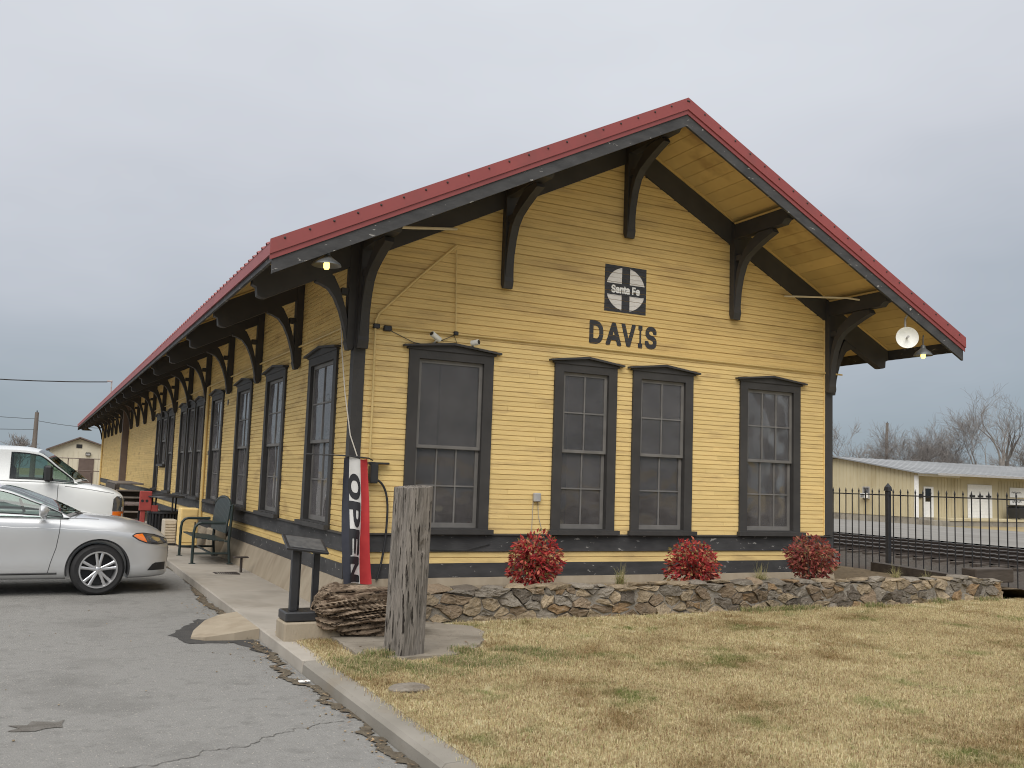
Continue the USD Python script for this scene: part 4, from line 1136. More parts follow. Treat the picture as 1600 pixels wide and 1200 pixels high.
# ------------------------------------------------------------------ plants in the bed
def leaf_cloud(n, seed, c, rx, ry, rz, ln=(0.045, 0.08), wd=0.5):
    r = np.random.default_rng(seed)
    V, Fc = [], []
    lob = r.normal(0, 1, (14, 3)); lob /= np.linalg.norm(lob, axis=1, keepdims=True)
    lob_r = r.uniform(0.78, 1.15, 14)
    for k in range(n):
        d = r.normal(0, 1, 3); d /= np.linalg.norm(d)
        w = np.exp(10 * (lob @ d - 1))
        R = (w @ lob_r) / w.sum()
        rho = R * (1 - 0.85 * r.random() ** 1.3)
        p = c + d * rho * np.array([rx, ry, rz])
        if p[2] < c[2] - rz * 0.98:
            p[2] = c[2] - rz * 0.98 + r.random() * 0.1
        out = d * np.array([1, 1, 0.4]) + r.normal(0, 0.5, 3) + [0, 0, -0.25]
        out /= np.linalg.norm(out)
        s = np.cross(out, r.normal(0, 1, 3)); s /= np.linalg.norm(s)
        nn = np.cross(out, s)
        l = r.uniform(*ln)
        b = len(V)
        V += [p, p + out * l * 0.45 + s * l * wd * 0.5 + nn * l * 0.06, p + out * l - nn * l * 0.12, p + out * l * 0.45 - s * l * wd * 0.5 + nn * l * 0.06]
        Fc += [[b, b + 1, b + 2], [b, b + 2, b + 3]]
    return trimesh.Trimesh(np.array(V), np.array(Fc), process=False)


for x, y, z, rx, rz, lb, mt, sd, n in ((2.02, -0.92, 0.69, 0.305, 0.345, 'bright red leafy shrub below the left paired window', red_leaf, 31, 2000), (4.28, -1.0, 0.64, 0.345, 0.315, 'red leafy shrub right of the paired windows, drooping over the wall', red_leaf, 32, 1900), (6.34, -0.92, 0.69, 0.39, 0.345, 'dull orange red shrub by the right corner of the depot', dusk_leaf, 33, 2000)):
    T = Thing('red_shrub', lb, 'shrub', (x, y, 0.3))
    T.add('foliage', leaf_cloud(n, sd, np.array([x, y, z]), rx, 0.34, rz), mt)
    r = np.random.default_rng(sd)
    for k in range(7):
        a = r.uniform(0, 6.28)
        T.add('stem', tube([(x + 0.04 * math.cos(a), y + 0.04 * math.sin(a), 0.26), (x + 0.1 * math.cos(a), y + 0.1 * math.sin(a), 0.5), (x + 0.26 * math.cos(a), y + 0.24 * math.sin(a), 0.85)], [0.008, 0.006, 0.003], 5), bark)


def grass_tuft(x, y, z, h, n, seed, spread, droop=1.0):
    r = np.random.default_rng(seed)
    V, Fc = [], []
    for k in range(n):
        a = r.uniform(0, 6.28); e = r.uniform(0.2, 1.0)
        l = h * r.uniform(0.6, 1.15)
        p0 = np.array([x + r.normal(0, 0.02), y + r.normal(0, 0.02), z])
        dr = np.array([math.cos(a), math.sin(a), 0])
        sd = np.array([-math.sin(a), math.cos(a), 0]) * r.uniform(0.0025, 0.005)
        b = len(V)
        for q, t in enumerate(np.linspace(0, 1, 5)):
            c = p0 + dr * spread * e * (t ** 1.3) + np.array([0, 0, l * (1.25 * t - 1.05 * droop * e * t * t)])
            V += [c - sd * (1 - t * 0.85), c + sd * (1 - t * 0.85)]
        for q in range(4):
            Fc += [[b + 2 * q, b + 2 * q + 1, b + 2 * q + 3], [b + 2 * q, b + 2 * q + 3, b + 2 * q + 2]]
    return trimesh.Trimesh(np.array(V), np.array(Fc), process=False)


for x, y, z, h, n, sp, lb in ((2.95, -1.33, 0.45, 0.26, 90, 0.20, 'pale green grassy tuft spilling over the wall between two red shrubs'), (5.18, -1.2, 0.40, 0.30, 110, 0.26, 'straw coloured grass clump before the window near the right corner'), (7.55, -1.28, 0.43, 0.22, 80, 0.24, 'dry brown grass clump on the wall right of the last shrub'), (8.6, -0.9, 0.30, 0.25, 60, 0.25, 'low dead grass clump near the black timber block')):
    T = Thing('grass_clump', lb, 'grass clump', (x, y, z))
    T.add('blades', grass_tuft(x, y, z, h, n, int(x * 100), sp), tuft_leaf)

# timbers at the right end of the bed
single('timber_block', cat(cbx(9.27, 10.12, -1.24, -0.98, 0.352, 0.56, 0.015)), tie_m, 'short black timber block lying on the right end of the stone wall', 'timber')
single('timber_edging', prism(Polygon([(0, 0), (0.2, 0), (0.2, 0.16), (0, 0.16)]), 0, 2.6, lambda u, v, d: np.stack([9.45 + u + d * 0.24, -0.95 + d * 0.94, 0.25 + v], -1)), tie_m, 'long dark railway sleeper edging the bed towards the fence', 'timber')
single('timber_edging', cbx(9.4, 12.0, -1.75, -1.55, -0.10, 0.08, 0.015), tie_m, 'black sleeper on the ground below the timber block', 'timber')
single('corner_stone', STONE and cbx(9.32, 9.62, -1.42, -1.15, 0.16, 0.345, 0.04), STONE[3], 'squared orange stone under the timber block', 'stone')

# ------------------------------------------------------------------ lawn grass
def tuft_proto(r, nb, h, spread):
    V, Fc = [], []
    for k in range(nb):
        a = r.uniform(0, 6.28)
        p0 = np.array([r.normal(0, spread), r.normal(0, spread), 0])
        l = h * r.uniform(0.5, 1.2); lean = r.uniform(0.3, 1.2)
        dr = np.array([math.cos(a), math.sin(a), 0]); sd = np.array([-math.sin(a), math.cos(a), 0]) * r.uniform(0.0012, 0.0022)
        m = p0 + dr * l * 0.35 * lean + [0, 0, l * 0.6]
        t = p0 + dr * l * 0.95 * lean + [0, 0, l * (0.95 - 0.4 * lean)]
        b = len(V)
        V += [p0 - sd, p0 + sd, m + sd * 0.8, m - sd * 0.8, t]
        Fc += [[b, b + 1, b + 2], [b, b + 2, b + 3], [b + 3, b + 2, b + 4]]
    return trimesh.Trimesh(np.array(V), np.array(Fc), process=False)


def scatter(name, pts, protos, mat, kind, label, r, smin=0.7, smax=1.3, tilt=0.0):
    path = numbered('/World/' + name)
    pi = UsdGeom.PointInstancer.Define(stage, path)
    rel = pi.CreatePrototypesRel()
    for k, m in enumerate(protos):
        p = f'{path}/blade_{k:03d}'
        tone(usdkit.mesh(stage, p, m, mat).GetPrim(), m)
        rel.AddTarget(p)
    n = len(pts)
    pi.CreateProtoIndicesAttr(Vt.IntArray.FromNumpy(r.integers(0, len(protos), n).astype(np.int32)))
    pi.CreatePositionsAttr(Vt.Vec3fArray.FromNumpy(pts.astype(np.float32)))
    a = r.uniform(0, 2 * np.pi, n) / 2
    q = [Gf.Quath(float(math.cos(t)), 0, 0, float(math.sin(t))) for t in a]
    pi.CreateOrientationsAttr(Vt.QuathArray(q))
    s = r.uniform(smin, smax, n)
    pi.CreateScalesAttr(Vt.Vec3fArray.FromNumpy(np.stack([s, s, s], 1).astype(np.float32)))
    tag(pi.GetPrim(), label, 'grass', None, kind)


rg = np.random.default_rng(77)
protos = [tuft_proto(rg, 26, 0.042, 0.032) for _ in range(8)]
N = 95000
# denser towards the photograph's near edge
y = -1.46 - 7.0 * rg.random(N) ** 0.85
x = -1.03 + 13.5 * rg.random(N)
d = np.stack([x, y], 1) - CAM[:2]
fw = FWD[:2] / np.linalg.norm(FWD[:2]); rt = RGT[:2] / np.linalg.norm(RGT[:2])
dz, dx = d @ fw, d @ rt
keep = (dz > 2.5) & (np.abs(dx) < dz * 0.60 + 0.4)
keep &= rg.random(N) < np.clip(1.5 - dz / 16, 0.3, 1)
slab_in = shapely.contains_xy(slab_poly.buffer(0.01), x, y)
keep &= ~slab_in & (np.hypot((x + 0.77) / 1.1, y + 4.28) > 0.145) & (np.hypot(x + 0.345, y + 3.0) > 0.17)
dens = meshkit.noise(np.stack([x * 0.9, y * 0.9, 0 * x], -1), 12)
keep &= rg.random(N) < 0.55 + 0.6 * dens
px, py = x[keep], y[keep]
gz = lawn_h(px, py)
scatter('lawn_grass', np.stack([px, py, gz - 0.004], 1), protos, straw, 'stuff', 'dormant straw coloured grass of the lawn with a few green patches', rg, 0.5, 1.35)
# greener weeds round the post, pad and kerb
gp = [tuft_proto(rg, 22, 0.06, 0.035) for _ in range(5)]
n = 3000
x = np.r_[rg.normal(-0.25, 0.42, n // 2), rg.uniform(-0.95, 1.1, n // 2)]
y = np.r_[rg.normal(-3.45, 0.22, n // 2), -3.02 - np.abs(rg.normal(0, 0.25, n // 2))]
kk = ~shapely.contains_xy(slab_poly.buffer(-0.05), x, y) & (x > -1.0) & (np.hypot(x + 0.345, y + 3.0) > 0.165) & (np.hypot(x + 0.77, y + 4.28) > 0.16)
kk &= meshkit.noise(np.stack([x * 5, y * 5, 0 * x], -1), 15) > 0.42
x, y = x[kk], y[kk]
scatter('weeds', np.stack([x, y, np.where(shapely.contains_xy(slab_poly, x, y), 0.134, lawn_h(x, y) - 0.003)], 1), gp, green_blade, 'stuff', 'green weeds growing round the timber post and pad', rg, 0.6, 1.3)
n = 900
x = rg.uniform(-0.2, 9.3, n); y = -1.47 - np.abs(rg.normal(0, 0.06, n))
kk = (meshkit.noise(np.stack([x * 1.6, 0 * x, 0 * x], -1), 17) > 0.5) & ~shapely.contains_xy(slab_poly, x, y)
x, y = x[kk], y[kk]
scatter('weeds', np.stack([x, y, lawn_h(x, y)], 1), gp, green_blade, 'stuff', 'green and brown weeds along the foot of the stone wall', rg, 0.8, 1.7)
n = 500
x = rg.uniform(-0.2, 9.4, n); y = rg.uniform(-1.15, -0.15, n)
scatter('weeds', np.stack([x, y, bed_h(x, y)], 1), protos, straw, 'stuff', 'sparse dead grass in the planting bed', rg, 0.8, 1.8)
lv = []
for k in range(170):
    x, y = rg.uniform(-0.9, 8), -1.5 - 4.5 * rg.random()
    s = rg.uniform(0.012, 0.03); a = rg.uniform(0, 6.28)
    dd, e = np.array([math.cos(a), math.sin(a), rg.uniform(-0.2, 0.4)]) * s, np.array([-math.sin(a), math.cos(a), 0.2]) * s * 0.4
    c = np.array([x, y, float(lawn_h(np.array(x), np.array(y))) + 0.035])
    lv.append(trimesh.Trimesh([c - dd, c + e, c + dd, c - e], [[0, 1, 2], [0, 2, 3]], process=False))
single('fallen_leaves', cat(lv), dead_leaf, 'scattered brown leaves fallen on the lawn', 'leaves', None, 'stuff')

# ------------------------------------------------------------------ cars
def cr(pts, n):
    """Catmull-Rom through points, n samples."""
    from scipy.interpolate import CubicSpline
    p = np.asarray(pts, float)
    t = np.r_[0, np.cumsum(np.linalg.norm(np.diff(p, axis=0), axis=1) ** 0.5)]
    return CubicSpline(t / t[-1], p, bc_type='natural')(np.linspace(0, 1, n))


class Car:
    """Body lofted along x (forward = +x, origin under the front axle), near flank towards -y."""

    def __init__(self, st, nx=150, ns=40, section=None):
        from scipy.interpolate import PchipInterpolator
        st = np.array(sorted(st), float)
        self.xs = st[:, 0]
        self.f = [PchipInterpolator(st[:, 0], st[:, k]) for k in range(1, st.shape[1])]
        self.sec = section
        self.ns = ns
        # finer near the ends
        t = np.linspace(0, 1, nx)
        self.x = self.xs[0] + (self.xs[-1] - self.xs[0]) * (0.5 - 0.5 * np.cos(np.pi * t)) * 0.45 + (self.xs[-1] - self.xs[0]) * t * 0.55

    def ring(self, x):
        return cr(self.sec(*[float(f(x)) for f in self.f]), self.ns)

    def body(self):
        R = np.array([self.ring(x) for x in self.x])
        n, m = len(self.x), self.ns
        right = np.stack([np.repeat(self.x[:, None], m, 1), -R[:, :, 0], R[:, :, 1]], -1)
        left = right[:, ::-1] * [1, -1, 1]
        full = np.concatenate([right, left[:, 1:-1]], 1)
        k = full.shape[1]
        v = full.reshape(-1, 3)
        i, j = np.meshgrid(np.arange(n - 1), np.arange(k), indexing='ij')
        a, b, c, d = i * k + j, (i + 1) * k + j, (i + 1) * k + (j + 1) % k, i * k + (j + 1) % k
        f = np.vstack([np.stack([a, b, c], -1).reshape(-1, 3), np.stack([a, c, d], -1).reshape(-1, 3)])
        ends = []
        for e, base in ((0, 0), (1, (n - 1) * k)):
            ctr = len(v)
            v = np.vstack([v, full[-e if e else 0].mean(0)])
            q = np.arange(k)
            tri = np.stack([base + q, base + (q + 1) % k, np.full(k, ctr)], 1)
            f = np.vstack([f, tri if e else tri[:, ::-1]])
        M_ = trimesh.Trimesh(v, f, process=False)
        if M_.volume < 0:
            M_.invert()
        return M_

    def side_y(self, x, z):
        """Half width of the flank at (x, z)."""
        x, z = np.broadcast_arrays(np.asarray(x, float), np.asarray(z, float))
        out = np.zeros(x.shape)
        for q in np.ndindex(x.shape):
            r = self.ring(float(np.clip(x[q], self.xs[0], self.xs[-1])))
            k = int(np.argmax(r[:, 1]))
            out[q] = np.interp(z[q], r[:k + 1, 1], r[:k + 1, 0]) if k > 1 else r[:, 0].max()
        return out

    def patch(self, poly, off=0.004, sub=0.03, side=-1):
        g_ = Polygon(poly).segmentize(sub)
        v, f = trimesh.creation.triangulate_polygon(g_, engine='earcut')
        m = trimesh.Trimesh(np.c_[v, np.zeros(len(v))], f).subdivide_to_size(sub * 1.6)
        x, z = m.vertices[:, 0], m.vertices[:, 1]
        y = self.side_y(x, z) + off
        w = np.stack([x, side * y, z], -1)
        o = trimesh.Trimesh(w, m.faces, process=False)
        if o.face_normals[:, 1].mean() * side < 0:
            o.invert()
        return o

    def line(self, pts, r=0.004, off=0.0, n=24, side=-1):
        p = np.array(LineString(pts).segmentize(0.03).coords)
        y = self.side_y(p[:, 0], p[:, 1]) + off
        return tube(np.stack([p[:, 0], side * y, p[:, 1]], -1), r, 6)


def manifold_cut(m, cutters):
    import manifold3d
    t = trimesh.Trimesh(np.round(m.vertices, 6), m.faces)
    trimesh.repair.fix_normals(t)
    mm = manifold3d.Manifold(manifold3d.Mesh(vert_properties=np.asarray(t.vertices, np.float32), tri_verts=np.asarray(t.faces, np.uint32)))
    if mm.num_tri() == 0:
        raise ValueError(f'car body is not closed: {mm.status()} {t.is_watertight}')
    for c in cutters:
        mm = mm - c
    o = mm.to_mesh()
    return trimesh.Trimesh(o.vert_properties[:, :3], o.tri_verts, process=False)


def wheel(T, x, y, r, w, rim_r, side, car_o, spokes=5, double=True, name='wheel', turn=0.0, steel=False):
    """Wheel with its outer face towards side*y, at car coordinates."""
    prof = [(rim_r, -w / 2 + 0.01), (r - 0.035, -w / 2), (r - 0.012, -w / 2 + 0.02), (r, -w / 2 + 0.045), (r, w / 2 - 0.045), (r - 0.012, w / 2 - 0.02), (r - 0.035, w / 2), (rim_r, w / 2 - 0.01), (rim_r - 0.012, w / 2 - 0.04), (rim_r - 0.012, -w / 2 + 0.04), (rim_r, -w / 2 + 0.01)]
    to = trimesh.transformations.rotation_matrix(-side * math.pi / 2, [1, 0, 0])
    yaw = trimesh.transformations.rotation_matrix(turn, [0, 0, 1])

    def place(m):
        m = m.copy()
        m.apply_transform(to); m.apply_transform(yaw); m.apply_translation(np.array([x, y, r]) + car_o)
        return m
    wp = T.add(name, place(lathe(prof, 48)), tyre_m, smooth=40)
    h = w / 2
    T.add('rim', place(lathe([(rim_r + 0.006, h - 0.012), (rim_r + 0.004, h + 0.001), (rim_r - 0.012, h + 0.001), (rim_r - 0.022, h - 0.02), (rim_r - 0.022, -h + 0.05), (rim_r - 0.014, -h + 0.05), (rim_r - 0.005, h - 0.03)], 48)), alloy, wp, smooth=40)
    T.add('brake_disc', place(lathe([(0.001, h - 0.10), (rim_r - 0.03, h - 0.10), (rim_r - 0.03, h - 0.12), (0.001, h - 0.12)], 40)), trim_black, wp)
    if steel:
        T.add('hub_cap', place(lathe([(0.001, h - 0.0), (0.06, h - 0.004), (0.09, h - 0.02), (rim_r - 0.03, h - 0.035), (rim_r - 0.02, h - 0.05), (0.001, h - 0.05)], 40)), alloy, wp, smooth=30)
        return
    T.add('hub', place(lathe([(0.001, h - 0.005), (0.032, h - 0.005), (0.05, h - 0.018), (0.065, h - 0.06), (0.001, h - 0.06)], 24)), alloy, wp, smooth=40)
    for k in range(spokes):
        a = k * 2 * math.pi / spokes + 0.3
        for da in ((-0.16, 0.16) if double else (0,)):
            p0 = np.array([math.cos(a + da * 0.8) * 0.035, math.sin(a + da * 0.8) * 0.035, h - 0.02])
            p1 = np.array([math.cos(a + da * 1.15) * (rim_r - 0.008), math.sin(a + da * 1.15) * (rim_r - 0.008), h - 0.012])
            m = tube([p0, p0 * 0.5 + p1 * 0.5 + [0, 0, 0.004], p1], [0.021, 0.017, 0.021], 8)
            m.vertices[:, 2] = h - 0.014 + (m.vertices[:, 2] - (h - 0.014)) * 0.55
            T.add('spoke', place(m), alloy, wp, smooth=50)


def glass_house(T, o, belt, rail, center, nu, side_gl, front_u, rear_u, body_mat, trim_mat, n_side=14, n_top=16):
    """Cabin above the belt line: three guiding curves (belt, roof rail, centre line), each as (x, y, z) points from front to back.
    side_gl: list of (u0, u1) glass spans; front_u, rear_u: windscreen and rear window spans."""
    from scipy.interpolate import PchipInterpolator
    B, Rr, C = (PchipInterpolator(np.linspace(0, 1, len(p)), np.asarray(p, float))(np.linspace(0, 1, nu)) for p in (belt, rail, center))
    U = np.linspace(0, 1, nu)

    def surf(s, V):
        P = []
        for t in V:
            if t <= 1:
                bulge = 0.03 * math.sin(math.pi * t)
                p = B * (1 - t) + Rr * t
                p = p + np.stack([0 * U, -bulge * np.clip((Rr[:, 2] - B[:, 2]) / 0.3, 0, 1), 0 * U], -1)
            else:
                q = t - 1
                e = 1 - (1 - q) ** 1.0
                p = Rr * (1 - e) + C * e
                p = p + np.stack([0 * U, 0 * U, 0.028 * np.sin(np.pi * q * 0.5) * np.cos(np.pi * q * 0.5) + 0 * U], -1)
            P.append(p)
        P = np.array(P)
        P = P.copy()
        P[:, :, 1] *= -s
        return P + o
    V = np.r_[np.linspace(0, 1, n_side), np.linspace(1, 2, n_top)[1:]]
    sets = {'body': [], 'side': {}, 'front': [], 'rear': []}
    for s in (-1, 1):
        P = surf(s, V)
        P[:, :, 1] *= 1
        for a in range(len(V) - 1):
            for b in range(nu - 1):
                uc, vc = (U[b] + U[b + 1]) / 2, (V[a] + V[a + 1]) / 2
                tri = [P[a, b], P[a, b + 1], P[a + 1, b + 1], P[a + 1, b]]
                key = 'body'
                if vc < 1:
                    for gi, (g0, g1) in enumerate(side_gl):
                        if g0 < uc < g1 and 0.04 < vc < 0.90:
                            key = (s, gi)
                elif vc > 1.06:
                    if front_u[0] < uc < front_u[1]:
                        key = 'front'
                    elif rear_u[0] < uc < rear_u[1]:
                        key = 'rear'
                if isinstance(key, tuple):
                    sets['side'].setdefault(key, []).append((s, tri))
                else:
                    sets[key].append((s, tri))

    def mk(lst, inset=0.0):
        v, f = [], []
        for s, t in lst:
            b = len(v)
            v += t
            q = [[b, b + 1, b + 2], [b, b + 2, b + 3]]
            f += q if s > 0 else [w[::-1] for w in q]
        m = trimesh.Trimesh(np.array(v), np.array(f), process=False)
        m.merge_vertices()
        ctr = np.array([np.mean(m.vertices[:, 0]), o[1], o[2] + 0.3])
        if ((m.triangles_center - ctr) * m.face_normals).sum() < 0:
            m.invert()
        if inset:
            m.vertices = m.vertices - m.vertex_normals * inset
        return m
    T.add('roof', mk(sets['body']), body_mat, smooth=45)
    for key in sorted(sets['side']):
        g_ = mk(sets['side'][key], 0.003)
        T.add('side_window', g_, car_glass, smooth=45)
        e = g_.outline()
        for ent in e.entities:
            p = e.vertices[ent.points]
            p = p + np.array([0, key[0] * 0.0, 0])
            T.add('window_trim', tube(p, 0.007, 5, cap=False), trim_mat)
    T.add('windscreen', mk(sets['front'], 0.003), car_glass, smooth=45)
    T.add('rear_window', mk(sets['rear'], 0.003), car_glass, smooth=45)
    return B, Rr, C


def cyl_y(x, z, r, y0, y1, n=64):
    import manifold3d
    c = manifold3d.Manifold.cylinder(abs(y1 - y0), r, r, n)
    return c.rotate([90, 0, 0]).translate([x, max(y0, y1), z])


# --- silver sedan
def sedan():
    o = np.array([-2.50, 3.30, 0.0])
    T = Thing('silver_sedan', 'silver four door sedan parked nose to the sidewalk in front of the white van', 'car', o)

    def sec(w, zb, zs, zt, e):
        # bottom centre, sill, flank, shoulder, bonnet edge, bonnet centre
        return [(0.0, zb), (w * 0.60, zb), (w * 0.90, zb + 0.02), (w * 0.975, zb + 0.12), (w * 0.985, zb + (zs - zb) * 0.45), (w, zb + (zs - zb) * 0.80), (w * 0.985, zs), (w * e, zs + (zt - zs) * 0.62), (w * e * 0.62, zt - 0.012), (w * e * 0.3, zt - 0.002), (0.0, zt)]
    st = [(0.885, 0.40, 0.30, 0.56, 0.62, 0.86), (0.87, 0.56, 0.25, 0.585, 0.675, 0.86), (0.82, 0.68, 0.225, 0.635, 0.755, 0.86), (0.72, 0.775, 0.215, 0.68, 0.825, 0.86), (0.55, 0.835, 0.205, 0.745, 0.895, 0.87), (0.3, 0.865, 0.20, 0.81, 0.955, 0.88), (0.0, 0.878, 0.20, 0.85, 0.985, 0.88), (-0.3, 0.878, 0.20, 0.88, 1.0, 0.89),
          (-0.55, 0.875, 0.20, 0.90, 1.00, 0.92), (-1.5, 0.872, 0.20, 0.93, 1.005, 0.93), (-2.5, 0.872, 0.20, 0.95, 1.02, 0.93), (-3.1, 0.86, 0.21, 0.95, 1.03, 0.9), (-3.5, 0.80, 0.25, 0.90, 1.0, 0.88), (-3.66, 0.70, 0.30, 0.82, 0.95, 0.86), (-3.72, 0.5, 0.36, 0.72, 0.85, 0.86)]
    C = Car(st, 150, 44, sec)
    b = C.body()
    b.vertices += 0
    arches = []
    for xw in (0.0, -2.66):
        for y0, y1 in ((-1.0, -0.55), (0.55, 1.0)):
            arches.append(cyl_y(xw, 0.33, 0.385, y0, y1))
    body = manifold_cut(b, arches)
    body.apply_translation(o)
    T.add('body', body, silver, smooth=32)
    for xw, nm in ((0.0, 'wheel_well'), (-2.66, 'wheel_well')):
        for y0, y1 in ((-0.852, -0.56), (0.56, 0.852)):
            a = np.linspace(-0.2, np.pi + 0.2, 24)
            pr = LineString(np.stack([xw + 0.372 * np.cos(a), 0.33 + 0.372 * np.sin(a)], 1)).buffer(0.011)
            m = prism(pr, y0, y1, lambda u, v, d: np.stack([u, d, v], -1)); m.apply_translation(o)
            T.add(nm, m, trim_black)
    for xw, tn in ((0.0, 0.10), (-2.66, 0.0)):
        for sd in (-1, 1):
            wheel(T, xw, sd * 0.745, 0.322, 0.21, 0.228, sd, o, turn=tn)
    belt = [(-0.36, 0.80, 0.975), (-0.75, 0.815, 0.99), (-1.15, 0.82, 1.0), (-1.72, 0.82, 1.01), (-2.6, 0.80, 1.025), (-3.15, 0.77, 1.03)]
    rail = [(-0.38, 0.785, 0.985), (-0.78, 0.70, 1.17), (-1.22, 0.61, 1.32), (-1.74, 0.58, 1.36), (-2.45, 0.59, 1.28), (-3.12, 0.70, 1.045)]
    cen = [(-0.16, 0.0, 0.99), (-0.62, 0.0, 1.20), (-1.12, 0.0, 1.355), (-1.74, 0.0, 1.40), (-2.42, 0.0, 1.325), (-3.18, 0.0, 1.045)]
    glass_house(T, o, belt, rail, cen, 90, [(0.05, 0.585), (0.615, 0.78)], (0.025, 0.395), (0.80, 0.965), silver, trim_black)
    add = lambda n, m, mt, **k: T.add(n, (m.apply_translation(o), m)[1], mt, **k)
    for sd in (-1, 1):
        HL = [(0.385, 0.755), (0.43, 0.785), (0.52, 0.79), (0.66, 0.768), (0.79, 0.722), (0.838, 0.692), (0.832, 0.655), (0.70, 0.645), (0.56, 0.665), (0.47, 0.70)]
        add('headlight', C.patch(HL, 0.004, side=sd), lens_m, smooth=True)
        add('indicator', C.patch([(0.40, 0.756), (0.435, 0.777), (0.51, 0.781), (0.54, 0.735), (0.575, 0.672), (0.56, 0.674), (0.475, 0.708)], 0.008, side=sd), amber, smooth=True)
        add('reflector', C.patch([(0.585, 0.715), (0.64, 0.745), (0.73, 0.725), (0.745, 0.69), (0.68, 0.668), (0.61, 0.68)], 0.007, side=sd), chrome, smooth=True)
        add('headlight_rim', C.line(HL + HL[:1], 0.006, 0.002, side=sd), trim_black)
        add('bumper_vent', C.patch([(0.60, 0.305), (0.66, 0.385), (0.70, 0.405), (0.83, 0.405), (0.83, 0.305)], 0.003, side=sd), trim_black, smooth=True)
        for k, ln_ in enumerate(([(-0.47, 0.965), (-0.475, 0.80), (-0.50, 0.60), (-0.55, 0.42), (-0.58, 0.27)], [(-1.58, 0.99), (-1.57, 0.6), (-1.58, 0.27)], [(-0.02, 0.955), (-0.30, 0.965), (-0.46, 0.962)])):
            add('panel_gap', C.line(ln_, 0.0045, -0.001, side=sd), trim_black)
        add('crease', C.line([(0.38, 0.80), (0.0, 0.82), (-0.6, 0.845), (-1.6, 0.87), (-3.0, 0.90)], 0.006, -0.0045, side=sd), silver)
        add('rocker', C.line([(-0.47, 0.285), (-1.4, 0.28), (-2.2, 0.285)], 0.018, -0.008, side=sd), trim_black)
        add('belt_trim', C.line([(-0.40, 0.968), (-0.9, 0.982), (-1.9, 0.995), (-3.0, 1.015)], 0.006, -0.035, side=sd), chrome)
        add('door_handle', C.line([(-1.36, 0.90), (-1.52, 0.905)], 0.014, 0.016, side=sd), silver)
        m = trimesh.creation.icosphere(3, 1.0); m.apply_scale([0.085, 0.115, 0.072])
        m.vertices[:, 0] = np.where(m.vertices[:, 0] < 0, m.vertices[:, 0] * 0.35, m.vertices[:, 0])
        m.apply_translation([-0.70, sd * 0.985, 1.065])
        mp = add('door_mirror', m, silver, smooth=True)
        T.add('mirror_arm', tube(np.array([[-0.66, sd * 0.84, 0.985], [-0.68, sd * 0.92, 1.0], [-0.69, sd * 0.96, 1.03]]) + o, [0.035, 0.028, 0.03], 10), silver, mp, smooth=True)
    # front: grille, wipers, plate, interior
    gp_ = [(0.40, 0.47), (0.44, 0.60)]
    gm = trimesh.creation.box([0.04, 0.78, 0.15]); gm.apply_translation([0.872, 0, 0.51])
    add('grille', gm, trim_black)
    for k in range(4):
        add('grille_bar', tube([(0.896, -0.37, 0.455 + k * 0.036), (0.905, 0, 0.455 + k * 0.036), (0.896, 0.37, 0.455 + k * 0.036)], 0.007, 6), chrome)
    for sd in (-0.35, 0.3):
        add('wiper', tube([(-0.20, sd + 0.25, 1.00), (-0.27, sd, 1.02), (-0.30, sd - 0.25, 1.035)], 0.008, 6), trim_black)
    for sy in (-0.36, 0.36):
        add('seat', cbx(-1.75, -1.55, sy - 0.22, sy + 0.22, 0.6, 1.16, 0.06), interior_m)
    add('dashboard', cbx(-0.75, -0.42, -0.72, 0.72, 0.84, 0.985, 0.05), interior_m)
    sw = trimesh.creation.torus(0.17, 0.014, 24, 8); sw.apply_transform(trimesh.transformations.rotation_matrix(1.2, [0, 1, 0])); sw.apply_translation([-0.9, 0.36, 1.0])
    add('steering_wheel', sw, interior_m)
    for sd in (-1, 1):
        add('tail_light', C.patch([(-3.45, 0.80), (-3.62, 0.80), (-3.62, 0.92), (-3.45, 0.93)], 0.004, side=sd), red_metal)


sedan()


